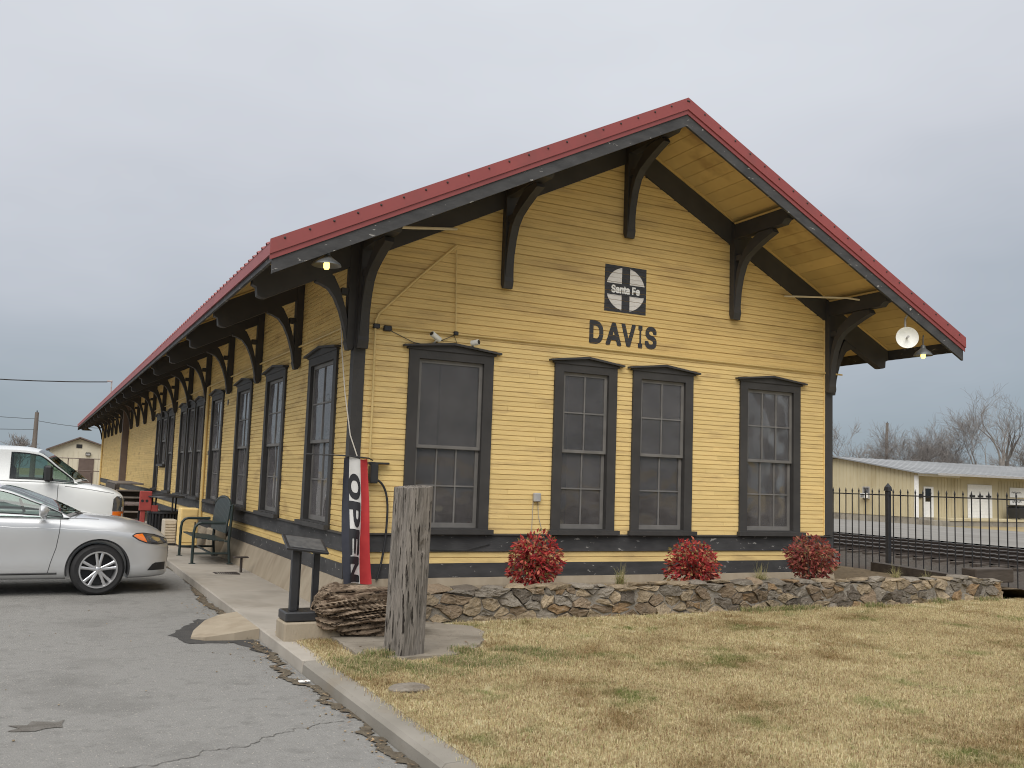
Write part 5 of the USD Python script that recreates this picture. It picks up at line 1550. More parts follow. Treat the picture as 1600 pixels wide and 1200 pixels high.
# --- white van
def van():
    o = np.array([-2.56, 7.16, 0.0])
    T = Thing('white_van', 'white cargo van parked beyond the silver sedan', 'van', o)

    def sec(w, zb, zs, zt, e):
        return [(0.0, zb), (w * 0.6, zb), (w * 0.93, zb + 0.02), (w * 0.975, zb + 0.10), (w, zb + (zs - zb) * 0.45), (w * 0.995, zb + (zs - zb) * 0.8), (w * 0.97, zs), (w * e, zs + (zt - zs) * 0.55), (w * e * 0.6, zt - 0.012), (w * e * 0.3, zt - 0.002), (0.0, zt)]
    st = [(0.635, 0.66, 0.42, 1.00, 1.08, 0.9), (0.62, 0.76, 0.36, 1.05, 1.15, 0.9), (0.55, 0.85, 0.32, 1.10, 1.215, 0.9), (0.4, 0.90, 0.30, 1.16, 1.275, 0.9), (0.1, 0.925, 0.30, 1.22, 1.335, 0.9), (-0.15, 0.93, 0.30, 1.27, 1.36, 0.92), (-0.6, 0.93, 0.30, 1.31, 1.37, 0.95), (-2.5, 0.93, 0.30, 1.32, 1.38, 0.95), (-4.2, 0.92, 0.32, 1.32, 1.38, 0.95), (-4.3, 0.88, 0.36, 1.30, 1.36, 0.95)]
    C = Car(st, 120, 44, sec)
    arches = []
    for xw in (-0.05, -3.2):
        for y0, y1 in ((-1.05, -0.6), (0.6, 1.05)):
            arches.append(cyl_y(xw, 0.42, 0.45, y0, y1))
    body = manifold_cut(C.body(), arches); body.apply_translation(o)
    T.add('body', body, van_white, smooth=32)
    add = lambda n, m, mt, **k: T.add(n, (m.apply_translation(o), m)[1], mt, **k)
    for xw in (-0.05, -3.2):
        for y0, y1 in ((-0.895, -0.61), (0.61, 0.895)):
            a = np.linspace(-0.2, np.pi + 0.2, 24)
            pr = LineString(np.stack([xw + 0.437 * np.cos(a), 0.42 + 0.437 * np.sin(a)], 1)).buffer(0.011)
            add('wheel_well', prism(pr, y0, y1, lambda u, v, d: np.stack([u, d, v], -1)), trim_black)
        for sd in (-1, 1):
            wheel(T, xw, sd * 0.80, 0.36, 0.22, 0.215, sd, o, steel=True)
    belt = [(-0.10, 0.86, 1.345), (-0.40, 0.875, 1.35), (-0.72, 0.88, 1.355), (-1.12, 0.88, 1.36), (-4.0, 0.875, 1.365), (-4.26, 0.87, 1.365)]
    rail = [(-0.13, 0.85, 1.36), (-0.42, 0.82, 1.60), (-0.74, 0.785, 1.825), (-1.12, 0.775, 1.855), (-4.0, 0.775, 1.85), (-4.24, 0.78, 1.83)]
    cen = [(0.10, 0.0, 1.365), (-0.26, 0.0, 1.64), (-0.66, 0.0, 1.885), (-1.12, 0.0, 1.93), (-4.0, 0.0, 1.925), (-4.25, 0.0, 1.90)]
    glass_house(T, o, belt, rail, cen, 110, [(0.05, 0.60)], (0.03, 0.39), (0.995, 0.999), van_white, trim_black)
    for sd in (-1, 1):
        add('headlight', C.patch([(0.44, 0.90), (0.45, 1.10), (0.50, 1.15), (0.58, 1.14), (0.622, 1.06), (0.622, 0.90)], 0.004, side=sd), lens_m, smooth=True)
        add('indicator', C.patch([(0.445, 0.79), (0.445, 0.895), (0.624, 0.895), (0.624, 0.79)], 0.006, side=sd), amber, smooth=True)
        add('bumper', C.patch([(0.40, 0.45), (0.40, 0.66), (0.63, 0.66), (0.63, 0.45)], 0.012, side=sd), trim_black, smooth=True)
        for ln_ in ([(-0.40, 1.34), (-0.40, 0.9), (-0.46, 0.45)], [(-1.28, 1.35), (-1.28, 0.4)], [(0.45, 1.19), (0.1, 1.245), (-0.3, 1.295)]):
            add('panel_gap', C.line(ln_, 0.005, -0.001, side=sd), trim_black)
        add('arch_lip', C.line([(-0.05 + 0.47 * math.cos(a), 0.42 + 0.47 * math.sin(a)) for a in np.linspace(0.1, math.pi - 0.1, 24)], 0.012, 0.0, side=sd), van_white)
        mp = add('door_mirror', cbx(-0.62, -0.50, sd * 1.03 - 0.10, sd * 1.03 + 0.10, 1.36, 1.62, 0.03), trim_black)
        T.add('mirror_arm', tube(np.array([[-0.5, sd * 0.86, 1.40], [-0.55, sd * 0.98, 1.44]]) + o, 0.025, 8), trim_black, mp)
        add('seat', cbx(-1.25, -1.05, sd * 0.42 - 0.24, sd * 0.42 + 0.24, 0.9, 1.62, 0.06), interior_m)
    gm = trimesh.creation.box([0.03, 1.1, 0.32]); gm.apply_translation([0.635, 0, 0.93])
    add('grille', gm, trim_black)
    gm = cbx(0.58, 0.68, -0.86, 0.86, 0.46, 0.66, 0.03)
    add('front_bumper', gm, trim_black)
    for sd in (-0.4, 0.35):
        add('wiper', tube([(0.06, sd + 0.25, 1.38), (-0.02, sd, 1.40), (-0.06, sd - 0.3, 1.42)], 0.009, 6), trim_black)
    add('aerial', tube([(0.10, -0.78, 1.32), (0.08, -0.78, 1.52)], 0.005, 5), trim_black)
    add('dashboard', cbx(-0.6, -0.25, -0.8, 0.8, 1.15, 1.36, 0.05), interior_m)


van()

# ------------------------------------------------------------------ sidewalk furniture
def bench():
    T = Thing('bench', 'dark green metal bench with curved arms against the depot wall', 'bench', (-0.55, 6.2, 0.11), dz=-0.018)
    # faces away from the wall: seat from x=-0.88 (front) to -0.40 (back), along y 5.55..7.15
    y0, y1, z0 = 5.55, 7.10, 0.11
    for y in (y0, y1):
        T.add('arm_frame', tube([(-0.90, y, z0), (-0.90, y, z0 + 0.50), (-0.885, y, z0 + 0.60), (-0.84, y, z0 + 0.655), (-0.78, y, z0 + 0.67), (-0.40, y, z0 + 0.67)], 0.024, 10), green_metal, smooth=50)
        T.add('leg', tube([(-0.30, y, z0), (-0.33, y, z0 + 0.35), (-0.30, y, z0 + 0.98)], 0.024, 10), green_metal, smooth=50)
        T.add('foot', cbx(-0.95, -0.85, y - 0.045, y + 0.045, z0, z0 + 0.014, 0.003), green_metal)
        T.add('foot', cbx(-0.35, -0.25, y - 0.045, y + 0.045, z0, z0 + 0.014, 0.003), green_metal)
        T.add('side_rail', tube([(-0.90, y, z0 + 0.17), (-0.32, y, z0 + 0.17)], 0.018, 8), green_metal)
    T.add('cross_rail', tube([(-0.60, y0, z0 + 0.17), (-0.60, y1, z0 + 0.17)], 0.018, 8), green_metal)
    for k in range(6):
        x = -0.86 + k * 0.093
        T.add('seat_slat', cbx(x, x + 0.082, y0, y1, z0 + 0.415 - 0.012 * k, z0 + 0.433 - 0.012 * k, 0.004), green_metal)
    for k in range(12):
        y = y0 + 0.04 + k * (y1 - y0 - 0.08) / 12
        yc = (y + 0.06 - (y0 + y1) / 2) / ((y1 - y0) / 2)
        h = 0.86 + 0.22 * math.sqrt(max(0, 1 - yc * yc * 0.9))
        m = cbx(-0.012, 0.012, y, y + 0.112, 0.50, h, 0.003)
        m.apply_transform(trimesh.transformations.rotation_matrix(math.radians(7), [0, 1, 0]))
        m.apply_translation([-0.44, 0, z0])
        T.add('back_slat', m, green_metal)
    a = np.linspace(-1, 1, 17)
    T.add('top_rail', tube([(-0.44 + 0.12 * (0.86 + 0.22 * math.sqrt(max(0, 1 - q * q * 0.9))), (y0 + y1) / 2 + q * (y1 - y0) / 2, z0 + 0.87 + 0.22 * math.sqrt(max(0, 1 - q * q * 0.9))) for q in a], 0.022, 8), green_metal, smooth=50)


bench()
yb = Thing('yellow_cabinet', 'yellow painted metal cabinet standing behind the bench', 'cabinet', (-0.5, 9.2, 0.11), dz=-0.027)
yb.add('body', cbx(-0.665, -0.325, 9.0, 9.45, 0.15, 0.885, 0.012), yellow)
yb.add('door', cbx(-0.64, -0.35, 8.985, 8.999, 0.22, 0.86, 0.004), yellow)
yb.add('handle', cbx(-0.40, -0.375, 8.965, 8.984, 0.5, 0.62, 0.004), black_metal)
yb.add('foot', cbx(-0.65, -0.34, 9.02, 9.43, 0.11, 0.149, 0.003), door_brown)
bd = Thing('beige_unit', 'beige louvred ventilation unit on the sidewalk beside the yellow cabinet', 'ventilation unit', (-0.8, 9.8, 0.11), dz=-0.018)
bd.add('case', cbx(-0.905, -0.665, 9.5, 9.95, 0.15, 0.62, 0.012), beige_m)
for k in range(7):
    bd.add('louvre', cbx(-0.885, -0.685, 9.484, 9.499, 0.20 + k * 0.055, 0.235 + k * 0.055, 0.003), beige_m)
bd.add('base', cbx(-0.90, -0.67, 9.51, 9.94, 0.11, 0.149, 0.003), black_metal)
sp_ = Thing('standpipe', 'small rusty pipe with flat cap standing by the concrete footing', 'standpipe', (-0.36, 4.25, 0.11), dz=-0.03)
sp_.add('pipe', tube([(-0.35, 4.28, 0.11), (-0.35, 4.28, 0.33)], 0.02), rail_m)
sp_.add('cap', cbx(-0.47, -0.25, 4.22, 4.34, 0.331, 0.35, 0.004), rail_m)
gr = Thing('drain_grate', 'flat iron drain grate set in the sidewalk', 'grate', (-0.6, 4.1, 0.11), dz=-0.0245)
gr.add('frame', prism(sbox(-0.78, 3.95, -0.42, 4.25).difference(sbox(-0.75, 3.98, -0.45, 4.22)), 0.105, 0.117, lambda u, v, d: np.stack([u, v, d], -1)), rail_m)
for k in range(9):
    gr.add('bar', cbx(-0.745 + k * 0.033, -0.73 + k * 0.033, 3.985, 4.215, 0.106, 0.116, 0.002), rail_m)
ac = cbx(-0.30, 0.0, 7.2, 7.75, 0.3, 0.72, 0.02)
single('wall_unit', cbx(-0.33, -0.05, 7.35, 7.9, 0.11, 0.55, 0.02), skirt_m, 'low tan concrete block against the wall behind the bench', 'block')

# slatted litter bin with flat lid
lb = Thing('litter_bin', 'black slatted metal litter bin with a flat raised lid', 'litter bin', (-0.85, 11.2, 0.11), dz=-0.02)
bx_c, by_c, br = -0.74, 11.2, 0.31
for k in range(26):
    a = k * 2 * math.pi / 26
    x, y = bx_c + br * math.cos(a), by_c + br * math.sin(a)
    lb.add('slat', tube([(x, y, 0.20), (x, y, 0.70)], 0.020, 5), black_metal)
lb.add('liner', lathe([(0.001, 0.0), (0.26, 0.0), (0.27, 0.5), (0.262, 0.5), (0.25, 0.02), (0.001, 0.02)], 28, (bx_c, by_c, 0.18)), trim_black)
for z in (0.20, 0.68):
    lb.add('ring', lathe([(br - 0.03, 0), (br + 0.03, 0), (br + 0.03, 0.045), (br - 0.03, 0.045), (br - 0.03, 0)], 32, (bx_c, by_c, z)), black_metal)
for k in range(4):
    a = k * math.pi / 2 + 0.5
    lb.add('lid_post', tube([(bx_c + 0.3 * math.cos(a), by_c + 0.3 * math.sin(a), 0.7), (bx_c + 0.3 * math.cos(a), by_c + 0.3 * math.sin(a), 1.03)], 0.02, 6), black_metal)
lb.add('lid', lathe([(0.0, 0.07), (0.18, 0.055), (0.42, 0.025), (0.43, 0.0), (0.0, 0.0)], 36, (bx_c, by_c, 1.03)), black_metal, smooth=25)
lb.add('base', lathe([(0.0, 0.0), (0.29, 0.0), (0.29, 0.06), (0.0, 0.06)], 28, (bx_c, by_c, 0.11)), black_metal)

# red stand
rs = Thing('red_stand', 'red painted wooden stand with a wide head and two dark holes', 'stand', (-1.15, 11.0, 0.11), dz=-0.005)
rs.add('upright', cbx(-1.235, -1.135, 11.0, 11.06, 0.11, 0.84, 0.008), red_stand)
rs.add('head', cbx(-1.27, -1.02, 10.97, 11.03, 0.72, 1.14, 0.012), red_stand)
rs.add('arm', cbx(-1.02, -0.88, 10.98, 11.02, 0.70, 0.84, 0.010), red_stand)
rs.add('brace', tube([(-1.16, 11.03, 0.45), (-1.10, 11.25, 0.13)], 0.025, 6), red_stand)
for x in (-1.21, -1.12):
    rs.add('hole', tube([(x, 10.972, 0.93), (x, 10.966, 0.93)], 0.03, 12), trim_black)
# picnic table
pt = Thing('picnic_table', 'dark picnic table with a reddish top between van and stand', 'table', (-1.25, 13.6, 0.0))
for k in range(4):
    pt.add('top_board', cbx(-1.52 + k * 0.165, -1.365 + k * 0.165, 12.9, 14.5, 0.74, 0.78, 0.006), door_brown)
for x, y in ((-1.45, 13.1), (-0.95, 13.1), (-1.45, 14.3), (-0.95, 14.3)):
    pt.add('leg', tube([(x, y, 0.0 if x < -1.21 else 0.11), (x, y, 0.738)], 0.03, 6), black_metal)
# wooden steps against the depot
sx = Thing('wooden_steps', 'dark wooden landing with open steps against the far part of the depot', 'steps', (-0.7, 20, 0.1))
for k in range(4):
    sx.add('tread', cbx(-1.10, -0.32, 19.0 + k * 0.30, 19.34 + k * 0.30, 0.30 + k * 0.20, 0.345 + k * 0.20, 0.008), pole_wood)
    sx.add('riser', cbx(-1.08, -0.34, 19.30 + k * 0.30, 19.325 + k * 0.30, 0.12 + k * 0.20, 0.299 + k * 0.20, 0.004), tie_m)
sx.add('landing', cbx(-1.10, -0.32, 20.25, 24.5, 1.10, 1.15, 0.01), pole_wood)
sx.add('side_board', cbx(-1.14, -1.105, 20.25, 24.5, 0.3, 1.10, 0.006), tie_m)
for y in (20.3, 22.4, 24.4):
    sx.add('post', cbx(-1.10, -1.0, y - 0.05, y + 0.05, 0.0, 1.095, 0.005), tie_m)

# ------------------------------------------------------------------ fence, tracks
FXX = 12.7
fn = Thing('iron_fence', 'black iron picket fence between depot lawn and railway tracks', 'fence', (FXX, 3, -0.1))
y = -3.9
k = 0
while y < 10.5:
    m = tube([(FXX, y, -0.19), (FXX, y, 1.63), (FXX, y, 1.665), (FXX, y, 1.73)], [0.0125, 0.0125, 0.019, 0.002], 5)
    fn.add('picket', m, black_metal)
    y += 0.185
for y in (-3.75, -0.12, 3.45, 7.05, 10.5):
    p_ = fn.add('post', cbx(FXX - 0.045, FXX + 0.045, y - 0.045, y + 0.045, -0.3, 1.68, 0.008), black_metal)
    fn.add('post_cap', trimesh.convex.convex_hull(np.array([[FXX - 0.06, y - 0.06, 1.681], [FXX + 0.06, y - 0.06, 1.681], [FXX - 0.06, y + 0.06, 1.681], [FXX + 0.06, y + 0.06, 1.681], [FXX - 0.05, y - 0.05, 1.76], [FXX + 0.05, y - 0.05, 1.76], [FXX - 0.05, y + 0.05, 1.76], [FXX + 0.05, y + 0.05, 1.76], [FXX, y, 1.85]])), black_metal, p_)
for z in (1.595, -0.06):
    fn.add('rail', bx(FXX - 0.02, FXX + 0.02, -3.95, 10.6, z - 0.012, z + 0.012), black_metal)


def rail_prof():
    return Polygon([(-0.07, 0), (0.07, 0), (0.07, 0.012), (0.012, 0.03), (0.012, 0.10), (0.036, 0.112), (0.036, 0.142), (-0.036, 0.142), (-0.036, 0.112), (-0.012, 0.10), (-0.012, 0.03), (-0.07, 0.012)])


for t, (xa, xb, lb_, tn) in enumerate(((17.3, 18.735, 'near railway track with rust brown rails behind the fence', 26), (20.4, 21.835, 'far railway track with rust brown rails beside the street', 22))):
    T = Thing('railway_track', lb_, 'railway track', (xa, 5, 0.0))
    for x in (xa, xb):
        T.add('rail', prism(rail_prof(), -60, 160, lambda u, v, d, x=x: np.stack([x + u, d, 0.035 + v], -1)), rail_m)
        T.add('rail_head', bx(x - 0.033, x + 0.033, -60, 160, 0.1775, 0.1805), rail_top)
    far = []
    for k in range(150):
        y = -12 + k * 0.55
        m = cbx((xa + xb) / 2 - 1.2, (xa + xb) / 2 + 1.2, y, y + 0.22, -0.11, 0.033, 0.012)
        if 60 > k > 14:
            T.add('sleeper', m, tie_m)
        else:
            far.append(m)
    T.add('sleepers', cat(far), tie_m, kind='stuff')

# ------------------------------------------------------------------ yellow warehouse across the tracks
def warehouse():
    T = Thing('warehouse', 'low pale yellow metal warehouse with grey roof across the tracks', 'building', (46, 31, 0))
    X0, Y0, YR = 46.0, 31.0, 37.6
    D = (YR - Y0)
    zb, ze, zr, x1 = 0.16, 2.95, 3.92, 74.0
    ribs = []
    gbl = Polygon([(Y0, zb), (Y0 + 2 * D, zb), (Y0 + 2 * D, ze), (YR, zr - 0.05), (Y0, ze)]).difference(sbox(34.72, 1.17, 35.32, 1.98))
    wl = T.add('wall', prism(gbl, X0, X0 + 0.12, lambda u, v, d: np.stack([d, u, v], -1)), shed_yellow)
    for k in range(42):
        y = Y0 + 0.15 + k * 0.31
        zt = ze + (zr - 0.05 - ze) * (1 - abs(y - YR) / D) - 0.02
        if 34.5 < y < 35.5:
            for a, b in ((zb, 1.13), (2.02, zt)):
                ribs.append(bx(X0 - 0.022, X0 - 0.001, y, y + 0.06, a, b))
        else:
            ribs.append(bx(X0 - 0.022, X0 - 0.001, y, y + 0.06, zb, zt))
    T.add('cladding_ribs', cat(ribs), shed_yellow, wl, kind='stuff')
    # recessed south wall behind the porch
    YS = Y0 + 0.7
    ws = T.add('wall', bx(X0 + 0.13, x1, YS, YS + 0.12, zb, ze - 0.05), shed_yellow, label='wall in the shade of the porch')
    ribs = [bx(X0 + 0.3 + k * 0.31, X0 + 0.36 + k * 0.31, YS - 0.022, YS - 0.001, zb, ze - 0.3) for k in range(60) if not (1.1 < 0.3 + k * 0.31 < 2.5 or 5.2 < 0.3 + k * 0.31 < 8.6)]
    T.add('cladding_ribs', cat(ribs), shed_yellow, ws, kind='stuff')
    T.add('corner_trim', bx(X0 - 0.03, X0 + 0.16, Y0 - 0.03, Y0 + 0.15, zb, ze - 0.18), white_m)
    for s in (-1, 1):
        ye = Y0 - 0.45 if s < 0 else Y0 + 2 * D + 0.45
        zz_e = ze - 0.45 * (zr - ze) / D
        p = Polygon([(ye, zz_e), (YR, zr), (YR, zr + 0.06), (ye, zz_e + 0.06)])
        rf = T.add('roof', prism(p, X0 - 0.35, x1 + 0.3, lambda u, v, d: np.stack([d, u, v], -1)), shed_roof)
        rb2 = [prism(Polygon([(ye, zz_e + 0.0605), (YR, zr + 0.0605), (YR, zr + 0.085), (ye, zz_e + 0.085)]), X0 - 0.3 + k * 0.92, X0 - 0.26 + k * 0.92, lambda u, v, d: np.stack([d, u, v], -1)) for k in range(31)]
        T.add('roof_seams', cat(rb2), shed_roof, rf, kind='stuff')
    T.add('eave_trim', bx(X0 + 1.4, x1 + 0.3, Y0 - 0.48, Y0 - 0.452, ze - 0.12, ze + 0.02), grey_plastic)
    T.add('porch_lintel', bx(X0 + 0.17, X0 + 4.0, Y0 + 0.02, Y0 + 0.14, ze - 0.20, ze - 0.06), white_m)
    T.add('foundation', bx(X0 + 0.02, x1, Y0 + 0.05, Y0 + 2 * D - 0.05, -0.4, 0.155), shed_found)
    T.add('foundation', bx(X0 + 0.3, x1, Y0 - 1.1, Y0 + 0.04, -0.4, 0.02), shed_found)
    T.add('dock', bx(X0 + 1.6, x1, Y0 - 1.15, Y0 + 0.69, 0.021, 0.16), shed_yellow)
    d = T.add('door', bx(X0 + 1.42, X0 + 2.32, YS - 0.05, YS - 0.023, 0.165, 2.10), white_m, label='white side door with a tall glass pane')
    T.add('pane', bx(X0 + 1.55, X0 + 2.08, YS - 0.062, YS - 0.051, 1.15, 1.98), car_glass, d)
    T.add('pane_back', bx(X0 + 1.55, X0 + 2.08, YS - 0.0505, YS - 0.0503, 1.15, 1.98), trim_black, d)
    rd = T.add('roller_door', bx(X0 + 5.55, X0 + 7.95, YS - 0.04, YS - 0.023, 0.165, 2.36), white_m)
    for k in range(10):
        T.add('slat', bx(X0 + 5.58, X0 + 7.92, YS - 0.055, YS - 0.0405, 0.18 + k * 0.218, 0.375 + k * 0.218), white_m, rd)
    for k in range(3):
        T.add('pane', bx(X0 + 5.7 + k * 0.8, X0 + 6.25 + k * 0.8, YS - 0.062, YS - 0.0555, 1.52, 1.66), trim_black, rd)
    T.add('letter_box', cbx(X0 + 0.80, X0 + 1.25, YS - 0.12, YS - 0.024, 1.38, 1.62, 0.02), trim_black)
    w = T.add('window', prism(sbox(34.72, 1.17, 35.32, 1.98).difference(sbox(34.78, 1.23, 35.26, 1.92)), X0 - 0.04, X0 + 0.1, lambda u, v, d: np.stack([d, u, v], -1)), grey_plastic)
    T.add('pane', bx(X0 + 0.02, X0 + 0.03, 34.78, 35.26, 1.23, 1.92), pane_m, w)
    T.add('blind', bx(X0 + 0.05, X0 + 0.06, 34.78, 35.26, 1.23, 1.92), grey_plastic, w)
    acu = T.add('air_conditioner', cbx(X0 - 0.35, X0 - 0.041, 34.80, 35.26, 1.22, 1.55, 0.02), white_m)
    T.add('vent_slats', cat([bx(X0 - 0.362, X0 - 0.351, 34.85, 35.21, 1.27 + k * 0.05, 1.295 + k * 0.05) for k in range(5)]), trim_black, acu)
    T.add('ac_bracket', tube([(X0, 35.03, 1.02), (X0 - 0.3, 35.03, 1.2)], 0.02, 5), trim_black, acu)
    # white sign panels by the bin
    for z0, z1, wd in ((1.60, 2.25, 1.5), (1.10, 1.50, 1.5)):
        sg = T.add('sign', bx(X0 + 9.75, X0 + 9.75 + wd, YS - 0.05, YS - 0.024, z0, z1), white_m)
        r = np.random.default_rng(int(z0 * 100))
        strokes = [tube([(X0 + 9.95 + k * 0.16 + r.normal(0, 0.02), YS - 0.053, (z0 + z1) / 2 + r.uniform(-0.12, 0.02)), (X0 + 10.05 + k * 0.16, YS - 0.053, (z0 + z1) / 2 + r.uniform(0.0, 0.15)), (X0 + 10.1 + k * 0.16, YS - 0.053, (z0 + z1) / 2 - 0.05)], 0.018, 4) for k in range(6)]
        T.add('marks', cat(strokes), trim_black, sg, kind='stuff')
    b = Thing('dock_bin', 'dark wheeled bin with a pale label standing on the warehouse dock', 'bin', (X0 + 9, Y0 - 0.4, 0.16))
    b.add('body', trimesh.convex.convex_hull(np.array([[X0 + 8.75 + a * 1.3, Y0 - 0.75 + c * 0.8, z] for a in (0, 1) for c in (0, 1) for z in (0.22, 1.0)] + [[X0 + 8.65 + a * 1.5, Y0 - 0.82 + c * 0.94, 0.9] for a in (0, 1) for c in (0, 1)])), trim_black)
    b.add('lid', cbx(X0 + 8.62, X0 + 10.2, Y0 - 0.85, Y0 + 0.15, 1.005, 1.08, 0.03), black_metal)
    b.add('label_plate', bx(X0 + 9.2, X0 + 9.75, Y0 - 0.90, Y0 - 0.865, 0.72, 0.86), white_m)
    for q in (8.85, 9.95):
        b.add('wheel', tube([(X0 + q, Y0 - 0.6, 0.235), (X0 + q + 0.06, Y0 - 0.6, 0.235)], 0.07, 12), trim_black)


warehouse()

# ------------------------------------------------------------------ building and pole at the far left
wb = Thing('white_outbuilding', 'pale cladded gable building with brown door beyond the far end of the depot', 'building', (-0.7, 56, 0))
GX0, GX1, GY = -2.62, 1.15, 56.0
GXM = (GX0 + GX1) / 2
gp2 = Polygon([(GX0, -0.2), (GX1 + 1.0, -0.2), (GX1 + 1.0, 2.50), (GXM + 0.45, 3.28), (GX0, 2.62)])
gp2 = Polygon([(GX0, -0.2), (GX1 + 0.4, -0.2), (GX1 + 0.4, 2.55), (-0.95, 3.30), (GX0, 2.62)])
wl = wb.add('wall', prism(gp2, GY, GY + 9, lambda u, v, d: np.stack([u, d, v], -1)), cream_wall)
wb.add('cladding_ribs', cat([bx(GX0 + 0.1 + k * 0.3, GX0 + 0.14 + k * 0.3, GY - 0.02, GY - 0.001, -0.1, 2.5) for k in range(14) if not 1.7 < 0.1 + k * 0.3 < 2.75]), cream_wall, wl, kind='stuff')
for a, b in (((-2.85, 2.50), (-0.95, 3.34)), ((-0.95, 3.34), (1.75, 2.45))):
    wb.add('roof', prism(Polygon([a, b, (b[0], b[1] + 0.09), (a[0], a[1] + 0.09)]), GY - 0.3, GY + 9.3, lambda u, v, d: np.stack([u, d, v], -1)), door_brown)
wb.add('door', bx(-0.92, -0.02, GY - 0.05, GY - 0.001, 0.3, 2.02), door_brown)
wb.add('vent', bx(-1.12, -0.78, GY - 0.04, GY - 0.001, 2.72, 2.95), trim_black)
lm = wb.add('wall_lamp', cbx(-0.55, -0.25, GY - 0.15, GY - 0.001, 2.25, 2.45, 0.02), trim_black)
wb.add('lens', bx(-0.52, -0.28, GY - 0.16, GY - 0.151, 2.27, 2.38), grey_plastic, lm)
rl = Thing('ramp_railing', 'brown pipe railing in front of the pale gable building', 'railing', (-0.7, 53, 0))
for x in (-2.4, -1.6, 0.3, 1.2):
    rl.add('post', tube([(x, 53, 0.0), (x, 53, 2.05)], 0.03, 6), door_brown)
for z in (1.28, 2.03):
    rl.add('rail', tube([(-2.4, 53, z), (1.2, 53, z)], 0.03, 6), door_brown)


def pole(name, x, y, h, r, label, cross=None, lean=0.0):
    T = Thing(name, label, 'utility pole', (x, y, 0))
    T.add('shaft', tube([(x, y, -0.3), (x + lean * 0.5, y, h * 0.5), (x + lean, y, h)], [r * 1.25, r * 1.1, r * 0.85], 10), pole_wood, smooth=40)
    if cross:
        T.add('crossarm', bx(x - cross, x + cross, y - 0.12, y - 0.02, h - 0.7, h - 0.58), pole_wood)
    T.add('top_pin', tube([(x + lean, y, h), (x + lean, y, h + 0.12)], 0.04, 6), black_metal)
    return T


pole('utility_pole', -3.55, 60.0, 5.05, 0.15, 'weathered utility pole above the white van')
pole('utility_pole', 66.5, 52.0, 8.05, 0.14, 'bare wooden pole rising behind the yellow warehouse', None, 0.45)
ms = Thing('service_mast', 'thin metal service mast on the far end of the depot roof', 'mast', (0.0, 45, 5))
ms.add('pipe', tube([(0.02, 45, 4.6), (0.02, 45, 6.22)], 0.035, 8), grey_plastic)
ms.add('weather_head', cbx(-0.22, 0.06, 44.94, 45.06, 6.2, 6.30, 0.02), grey_plastic)


def wire(a, b, sag, label, r=0.014):
    a, b = np.array(a, float), np.array(b, float)
    t = np.linspace(0, 1, 24)[:, None]
    p = a * (1 - t) + b * t - np.array([0, 0, 1]) * sag * 4 * t * (1 - t)
    single('overhead_wire', tube(p, r, 5), wire_m, label, 'wire')


wire((-0.2, 45, 6.2), (-24, 42, 7.6), 0.9, 'sagging dark service wire ending at the roof mast', 0.03)
wire((-3.55, 60, 4.6), (-30, 48, 6.2), 0.5, 'upper thin wire running left from the pole above the van', 0.016)
wire((-3.55, 60, 4.5), (0.9, 60, 4.2), 0.1, 'thin wire from the pole to the depot eave', 0.016)
wire((-3.55, 60, 3.9), (-30, 44, 3.4), 0.3, 'lower thin wire running left from the pole above the van', 0.016)

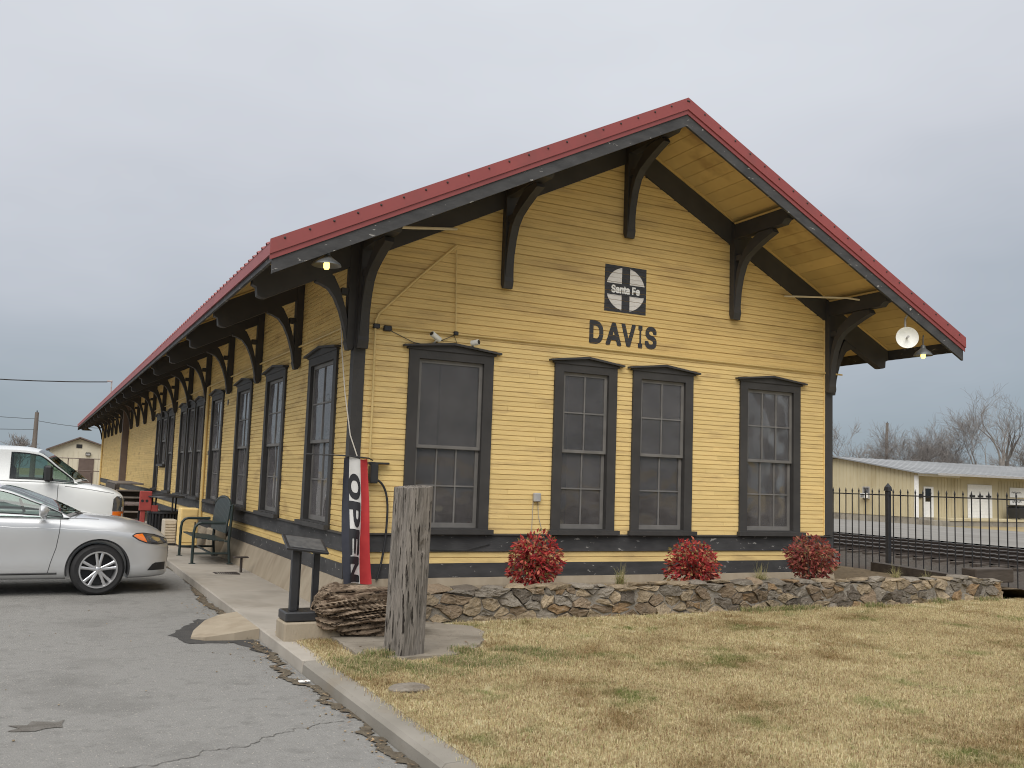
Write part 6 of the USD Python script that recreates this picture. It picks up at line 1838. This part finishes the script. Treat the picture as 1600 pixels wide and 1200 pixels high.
# ------------------------------------------------------------------ bare trees
def bare_tree(name, base, h, spread, seed, label, levels=6, trunk_r=0.25, fork=0.35, tw=0.016, nkids=(2, 4), up=0.25):
    r = np.random.default_rng(seed)
    T = Thing(name, label, 'tree', base)
    big, small = [], []
    segs = []

    def grow(p, d, l, rad, lev):
        n = 3 if lev < levels else 2
        pts, rr = [p], [rad]
        q, dd = p.copy(), d.copy()
        for k in range(n):
            dd = dd + r.normal(0, 0.10 + 0.02 * lev, 3) + [0, 0, up * 0.10]
            dd /= np.linalg.norm(dd)
            q = q + dd * l / n
            pts.append(q.copy()); rr.append(rad * (1 - 0.38 * (k + 1) / n))
        segs.append((lev, pts, rr))
        if lev >= levels:
            return
        kids = r.integers(nkids[0], nkids[1] + 1)
        for c in range(kids):
            t = r.uniform(0.45, 1.0) if c else 1.0
            i = min(n, max(1, int(round(t * n))))
            ax = r.normal(0, 1, 3)
            nd = dd + np.cross(dd, ax / np.linalg.norm(ax)) * r.uniform(0.35, 0.85) * spread + [0, 0, up * 0.3]
            nd /= np.linalg.norm(nd)
            grow(np.array(pts[i]), nd, l * r.uniform(0.68, 0.90), max(tw * (1.35 - 0.12 * lev), rr[i] * r.uniform(0.6, 0.82)), lev + 1)
    b = np.array(base, float)
    grow(b + [0, 0, -0.3], np.array([0.05 * r.normal(), 0.05 * r.normal(), 1.0]), h * fork, trunk_r, 0)
    zmax = max(p[2] for _, ps, _ in segs for p in ps)
    sc = h / (zmax - b[2])
    for lev, ps, rr in segs:
        ps = [b + (np.array(p) - b) * sc for p in ps]
        (big if lev <= 2 else small).append(tube(ps, rr, 6 if lev < 2 else (4 if lev < 4 else 3), cap=False))
    T.add('trunk', cat(big), bark, smooth=60)
    T.add('crown', cat(small), twig_m)


bare_tree('bare_tree', (58.0, 48.0, -0.2), 8.3, 0.8, 41, 'small bare tree just right of the depot corner', 6, 0.2, 0.20, 0.011, (2, 4))
bare_tree('bare_tree', (57.0, 52.0, -0.2), 6.6, 0.9, 46, 'thin bare tree half hidden behind the depot corner', 6, 0.16, 0.20, 0.011, (2, 4))
bare_tree('bare_tree', (65.5, 46.5, -0.2), 8.9, 1.1, 42, 'wide bushy bare tree behind the middle of the warehouse roof', 7, 0.24, 0.17, 0.011, (3, 4), 0.2)
bare_tree('bare_tree', (70.5, 47.5, -0.2), 8.2, 1.1, 47, 'low dense bare tree between the bushy one and the tall forked one', 7, 0.2, 0.17, 0.011, (3, 4), 0.15)
bare_tree('bare_tree', (73.6, 45.0, -0.2), 12.4, 0.8, 43, 'tall pale forked bare tree at the right edge behind the warehouse', 7, 0.55, 0.24, 0.012, (2, 3), 0.3)
bare_tree('bare_tree', (69.6, 45.0, -0.2), 10.6, 0.75, 49, 'tall slender bare tree left of the pale forked one', 7, 0.26, 0.28, 0.012, (2, 4), 0.35)
bare_tree('bare_tree', (84.0, 50.0, -0.2), 8.5, 0.9, 44, 'dark low bare tree near the right edge', 6, 0.24, 0.2, 0.014, (2, 4))
bare_tree('bare_tree', (-4.6, 78.0, -0.2), 4.4, 0.9, 45, 'small bare tree behind the utility pole', 6, 0.14, 0.2, 0.016, (2, 4))
